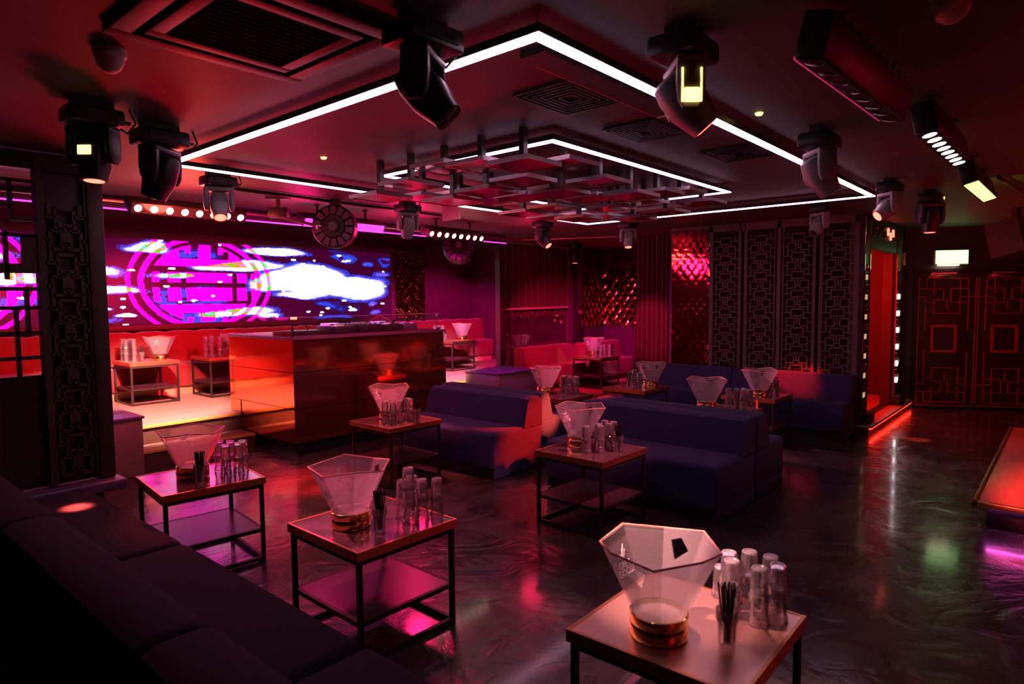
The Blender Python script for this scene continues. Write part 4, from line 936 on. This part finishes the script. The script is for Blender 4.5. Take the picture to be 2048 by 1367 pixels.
WHERE = {
 'T1': ('copper-edged side table at left with magenta reflections', 'the left magenta-lit table'),
 'T2': ('copper-edged side table in the left foreground', 'the left foreground table'),
 'T3': ('copper-edged side table in front of the middle navy sofa', 'the table before the middle sofa'),
 'T4': ('red-edged side table in front of the copper booth', 'the table before the copper booth'),
 'T5': ('bright copper side table nearest the viewer at the bottom', 'the nearest bright copper table'),
 'T6': ('side table with glowing yellow edge at the left of the stage', 'the leftmost stage table'),
 'T7': ('side table on stage half hidden by the copper booth', 'the stage table beside the booth'),
 'T8': ('side table on stage with glaring white glasses, right of booth', 'the stage table right of booth'),
 'T9': ('side table standing in the pink alcove', 'the alcove table'),
 'T10': ('side table behind the red-lit sofa end', 'the table behind the red-lit sofa'),
 'T11': ('low side table in front of the left wall sofa', 'the table before the left wall sofa'),
 'T12': ('side table in front of the right fretwork-wall sofa', 'the table before the right wall sofa'),
 'T13': ('side table hidden behind the middle back-to-back sofas', 'the table behind the middle sofas'),
}
def table_meshes():
    h, a, th = .54, .30, .042; L = {}
    b = nb(); box(b, -a, a, -a, -a+.012, h-th, h); box(b, -a, a, a-.012, a, h-th, h); box(b, -a, -a+.012, -a+.012, a-.012, h-th, h); box(b, a-.012, a, -a+.012, a-.012, h-th, h); L['edging'] = mesh('edging', b, COPPEREDGE, False)
    b = nb(); box(b, -a+.012, a-.012, -a+.012, a-.012, h-th+.004, h-.002); L['tabletop'] = mesh('tabletop', b, ROSE, False)
    b = nb(); box(b, -a+.012, a-.012, -a+.012, a-.012, h-th+.004, h-.002); L['tabletop_copper'] = mesh('tabletop', b, COPPER, False)
    t = .011; i = a-.022
    b = nb(); box(b, -t, t, -t, t, 0, h-th); L['leg'] = mesh('leg', b, BLACK, False)
    b = nb()
    for z in (h-th-.014, .20, .016):
        for s in (-1, 1): box(b, -i+t, i-t, s*i-t*.9, s*i+t*.9, z-.011, z+.011); box(b, s*i-t*.9, s*i+t*.9, -i+t, i-t, z-.011, z+.011)
    L['rails'] = mesh('rails', b, BLACK, False)
    b = nb(); box(b, -i+t, i-t, -i+t, i-t, .202, .210); L['shelf'] = mesh('shelf', b, mat('smoked shelf', (.05, .02, .035), .28, spec=.7, cvar=.1, bscale=8), False)
    return L, i
def bucket_meshes():
    """eight sided flared acrylic bucket: corner rings bottom / hole band / rim"""
    n = 8; ang = [2*PI*(k+.5)/n for k in range(n)]
    zb, zt, rb, rt = .062, .30, .082, .196
    def P(k, f, off=0.):
        r = rb+(rt-rb)*f-off; z = zb+(zt-zb)*f+(.010*(1 if k % 2 else -1) if f > .99 else 0)
        return Vector((r*math.cos(ang[k % n]), r*math.sin(ang[k % n]), z))
    b = nb(); th = .007
    def facet(k, off, hole):
        A, B_, C_, D = P(k, 0, off), P(k+1, 0, off), P(k+1, 1, off), P(k, 1, off)
        if not hole: b.faces.new([b.verts.new(v) for v in (A, B_, C_, D)]); return None
        q = lambda u, v: (A*(1-u)+B_*u)*(1-v)+(D*(1-u)+C_*u)*v
        I = [q(.22, .74), q(.60, .60), q(.78, .86), q(.5, .90)]; O = [A, B_, C_, D]
        ov = [b.verts.new(v) for v in O]; iv = [b.verts.new(v) for v in I]
        for e in range(4): b.faces.new((ov[e], ov[(e+1) % 4], iv[(e+1) % 4], iv[e]))
        return iv
    holes = {n-1: 1, 3: 1}   # facets centred on +x and -x
    for k in range(n):
        o = facet(k, 0, k in holes); i_ = facet(k, th, k in holes)
        if o:
            for e in range(4): b.faces.new((o[e], o[(e+1) % 4], i_[(e+1) % 4], i_[e]))
        b.faces.new([b.verts.new(v) for v in (P(k, 1), P(k+1, 1), P(k+1, 1, th), P(k, 1, th))])
    bb = [b.verts.new(P(k, 0.02)) for k in range(n)]; b.faces.new(bb)
    bmesh.ops.remove_doubles(b, verts=b.verts, dist=.0004)
    shell = mesh('bowl', b, FROST, False)
    b = nb(); tube(b, [P(k % n, 1)+Vector((0, 0, .001)) for k in range(n+1)], .0035, 6); rim = mesh('rim', b, mat('copper-toned acrylic edge', (.75, .33, .24), .2, spec=.8, cvar=.02), True)  # rim in an even copper-orange tone
    b = nb(); lathe(b, [(0, .002), (.094, .002), (.096, .005), (.096, .044), (.0945, .046), (.0945, .048), (.096, .050), (.096, .078), (.092, .08), (.088, .079), (.086, .066), (0, .066)], 40); base = mesh('base_ring', b, GOLD, True)
    b = nb(); lathe(b, [(0, .0675), (.083, .0675), (.083, .069), (0, .070)], 32); disc = mesh('frosted_disc', b, FROST, True)
    # etched emblem: a bird in flight over two words, on the facet centred on +y
    b = nb()
    bird = [(-.030, .010), (-.018, .000), (-.008, .006), (.002, .002), (.014, .020), (.026, .034), (.022, .014), (.030, .016), (.016, -.004), (.004, -.012), (-.010, -.010), (-.022, -.004)]
    prism(b, bird, 0, .0012)
    fc = bpy.data.curves.new('txt', 'FONT'); fc.body = 'GREY\nGOOSE'; fc.size = .030; fc.align_x = 'CENTER'; fc.extrude = .0006; fc.space_line = .8
    fo = bpy.data.objects.new('txt', fc); COL.objects.link(fo); bpy.context.view_layer.update()
    tm = bpy.data.meshes.new_from_object(fo.evaluated_get(bpy.context.evaluated_depsgraph_get())); bpy.data.objects.remove(fo)
    tm.transform(Matrix.Translation((0, -.040, 0))); b.from_mesh(tm)
    f = .70; r = (rb+(rt-rb)*f)*math.cos(PI/8); slope = math.atan2((rt-rb)*math.cos(PI/8), zt-zb)
    M = Matrix.Translation((0, r-th-.0015, zb+(zt-zb)*f)) @ Matrix.Rotation(PI/2-slope, 4, 'X')
    b.transform(M); em = mesh('etched_emblem', b, ETCH, False)
    return dict(bowl=shell, rim=rim, base_ring=base, frosted_disc=disc, etched_emblem=em)
def tumbler_mesh():
    h, rt, rbm = .115, .0265, .035   # upside down: narrow end up, ten flat sides
    b = nb(); n = 12
    lathe(b, [(rbm, 0), (rbm+.001, .003), (rbm, .022), (rbm-.0035, .027), (rt+.0025, h-.02), (rt+.001, h-.004), (rt-.002, h), (.020, h), (.017, h-.003), (0, h-.003)], n)
    lathe(b, [(rbm-.003, 0), (rbm-.006, .03), (rt-.001, h-.018), (rt-.004, h-.012), (0, h-.012)], n)
    lathe(b, [(rbm, 0), (rbm-.003, 0)], n)
    bmesh.ops.remove_doubles(b, verts=b.verts, dist=.0003)
    me = mesh('tumbler', b, GLASS, True, 24); me.materials.append(GLASSBASE)
    for p in me.polygons:
        c = p.center
        if c.z > h-.006 or c.z < .004: p.material_index = 1
    return me
def cup_mesh():
    b = nb(); lathe(b, [(0, .002), (.025, .002), (.027, .006), (.030, .075), (.034, .082), (.036, .088), (.036, .12), (.033, .12), (.033, .09), (.027, .076), (.024, .014), (0, .014)], 22)
    return mesh('straw_cup', b, GLASS, True)
def straw_mesh():
    b = nb(); cyl(b, (0, 0, 0), (0, 0, .185), .0032, n=7); return mesh('straw', b, STRAW, True)
def furnish():
    TM, leg_i = table_meshes(); BM = bucket_meshes(); GM = tumbler_mesh(); CM = cup_mesh(); SM = straw_mesh()
    ordn = ['first', 'second', 'third', 'fourth', 'fifth', 'sixth', 'seventh']
    rv = Vector((.655, -.755))
    for key, (c, rot, z0, tiers, bk, cup, stacks) in TABLES.items():
        lab, where = WHERE[key]
        t = thing('side_table', lab, 'table', (c[0], c[1], z0), R(rot), 'square copper-topped side tables')
        put('edging', TM['edging'], t); put('tabletop', TM['tabletop_copper'] if key in ('T5', 'T6', 'T8') else TM['tabletop'], t); put('rails', TM['rails'], t); put('shelf', TM['shelf'], t)
        for sx in (-1, 1):
            for sy in (-1, 1): put('leg', TM['leg'], t, (sx*leg_i, sy*leg_i, 0))
        A = Matrix.Translation((c[0], c[1], z0+.54)) @ Matrix.Rotation(R(rot), 4, 'Z')
        p = A @ Vector((bk[0], bk[1], 0))
        k = thing('ice_bucket', 'frosted eight-sided ice bucket on gold base on %s' % where, 'ice bucket', p, R(random.uniform(-7, 7)+(12 if key in ('T4', 'T12') else 0)), 'frosted ice buckets')
        for nme, me in BM.items(): put(nme, me, k)
        p = A @ Vector((cup[0], cup[1], 0))
        o = tag(put('straw_cup', CM, None, p), 'clear cup of black straws on %s' % where, 'cup', 'clear cups of straws')
        ns = 16 if key in ('T1', 'T2', 'T3', 'T5') else 8
        for q in range(ns):
            a = 2*PI*q/ns*1.618*3; rr = .016*math.sqrt((q+.5)/ns)
            tx, ty = .18*math.cos(a)*rr/.016, .18*math.sin(a)*rr/.016
            s = put('straw', SM, None, p+Vector((rr*.6*math.cos(a), rr*.6*math.sin(a), .0145)), (-ty*.72, tx*.72, 0))
            tag(s, 'one of the black straws in the cup on %s' % where, 'straw', 'black straws on %s' % where)
        order = sorted(range(len(stacks)), key=lambda i: Vector(stacks[i]).dot(rv))
        for rank, i in enumerate(order):
            s = stacks[i]
            nt_ = tiers+(1 if key == 'T2' and rank == 2 else 0)
            for lv in range(nt_):
                p = A @ Vector((s[0]+random.uniform(-.001, .001), s[1]+random.uniform(-.001, .001), lv*.083))
                pos = ('bottom', 'top')[lv] if nt_ == 2 else ('bottom', 'middle', 'top')[lv]
                tag(put('tumbler', GM, None, p, (0, 0, random.uniform(0, 6))), '%s tumbler of the %s stack from left on %s' % (pos, ordn[rank], where), 'glass', 'upturned tumblers on %s' % where)
        if key == 'T5':
            p = A @ Vector((.262, -.010, 0)); tag(put('tumbler', GM, None, p), 'single unstacked tumbler beside the stacks on the nearest bright copper table', 'glass', 'upturned tumblers on %s' % where)
furnish()
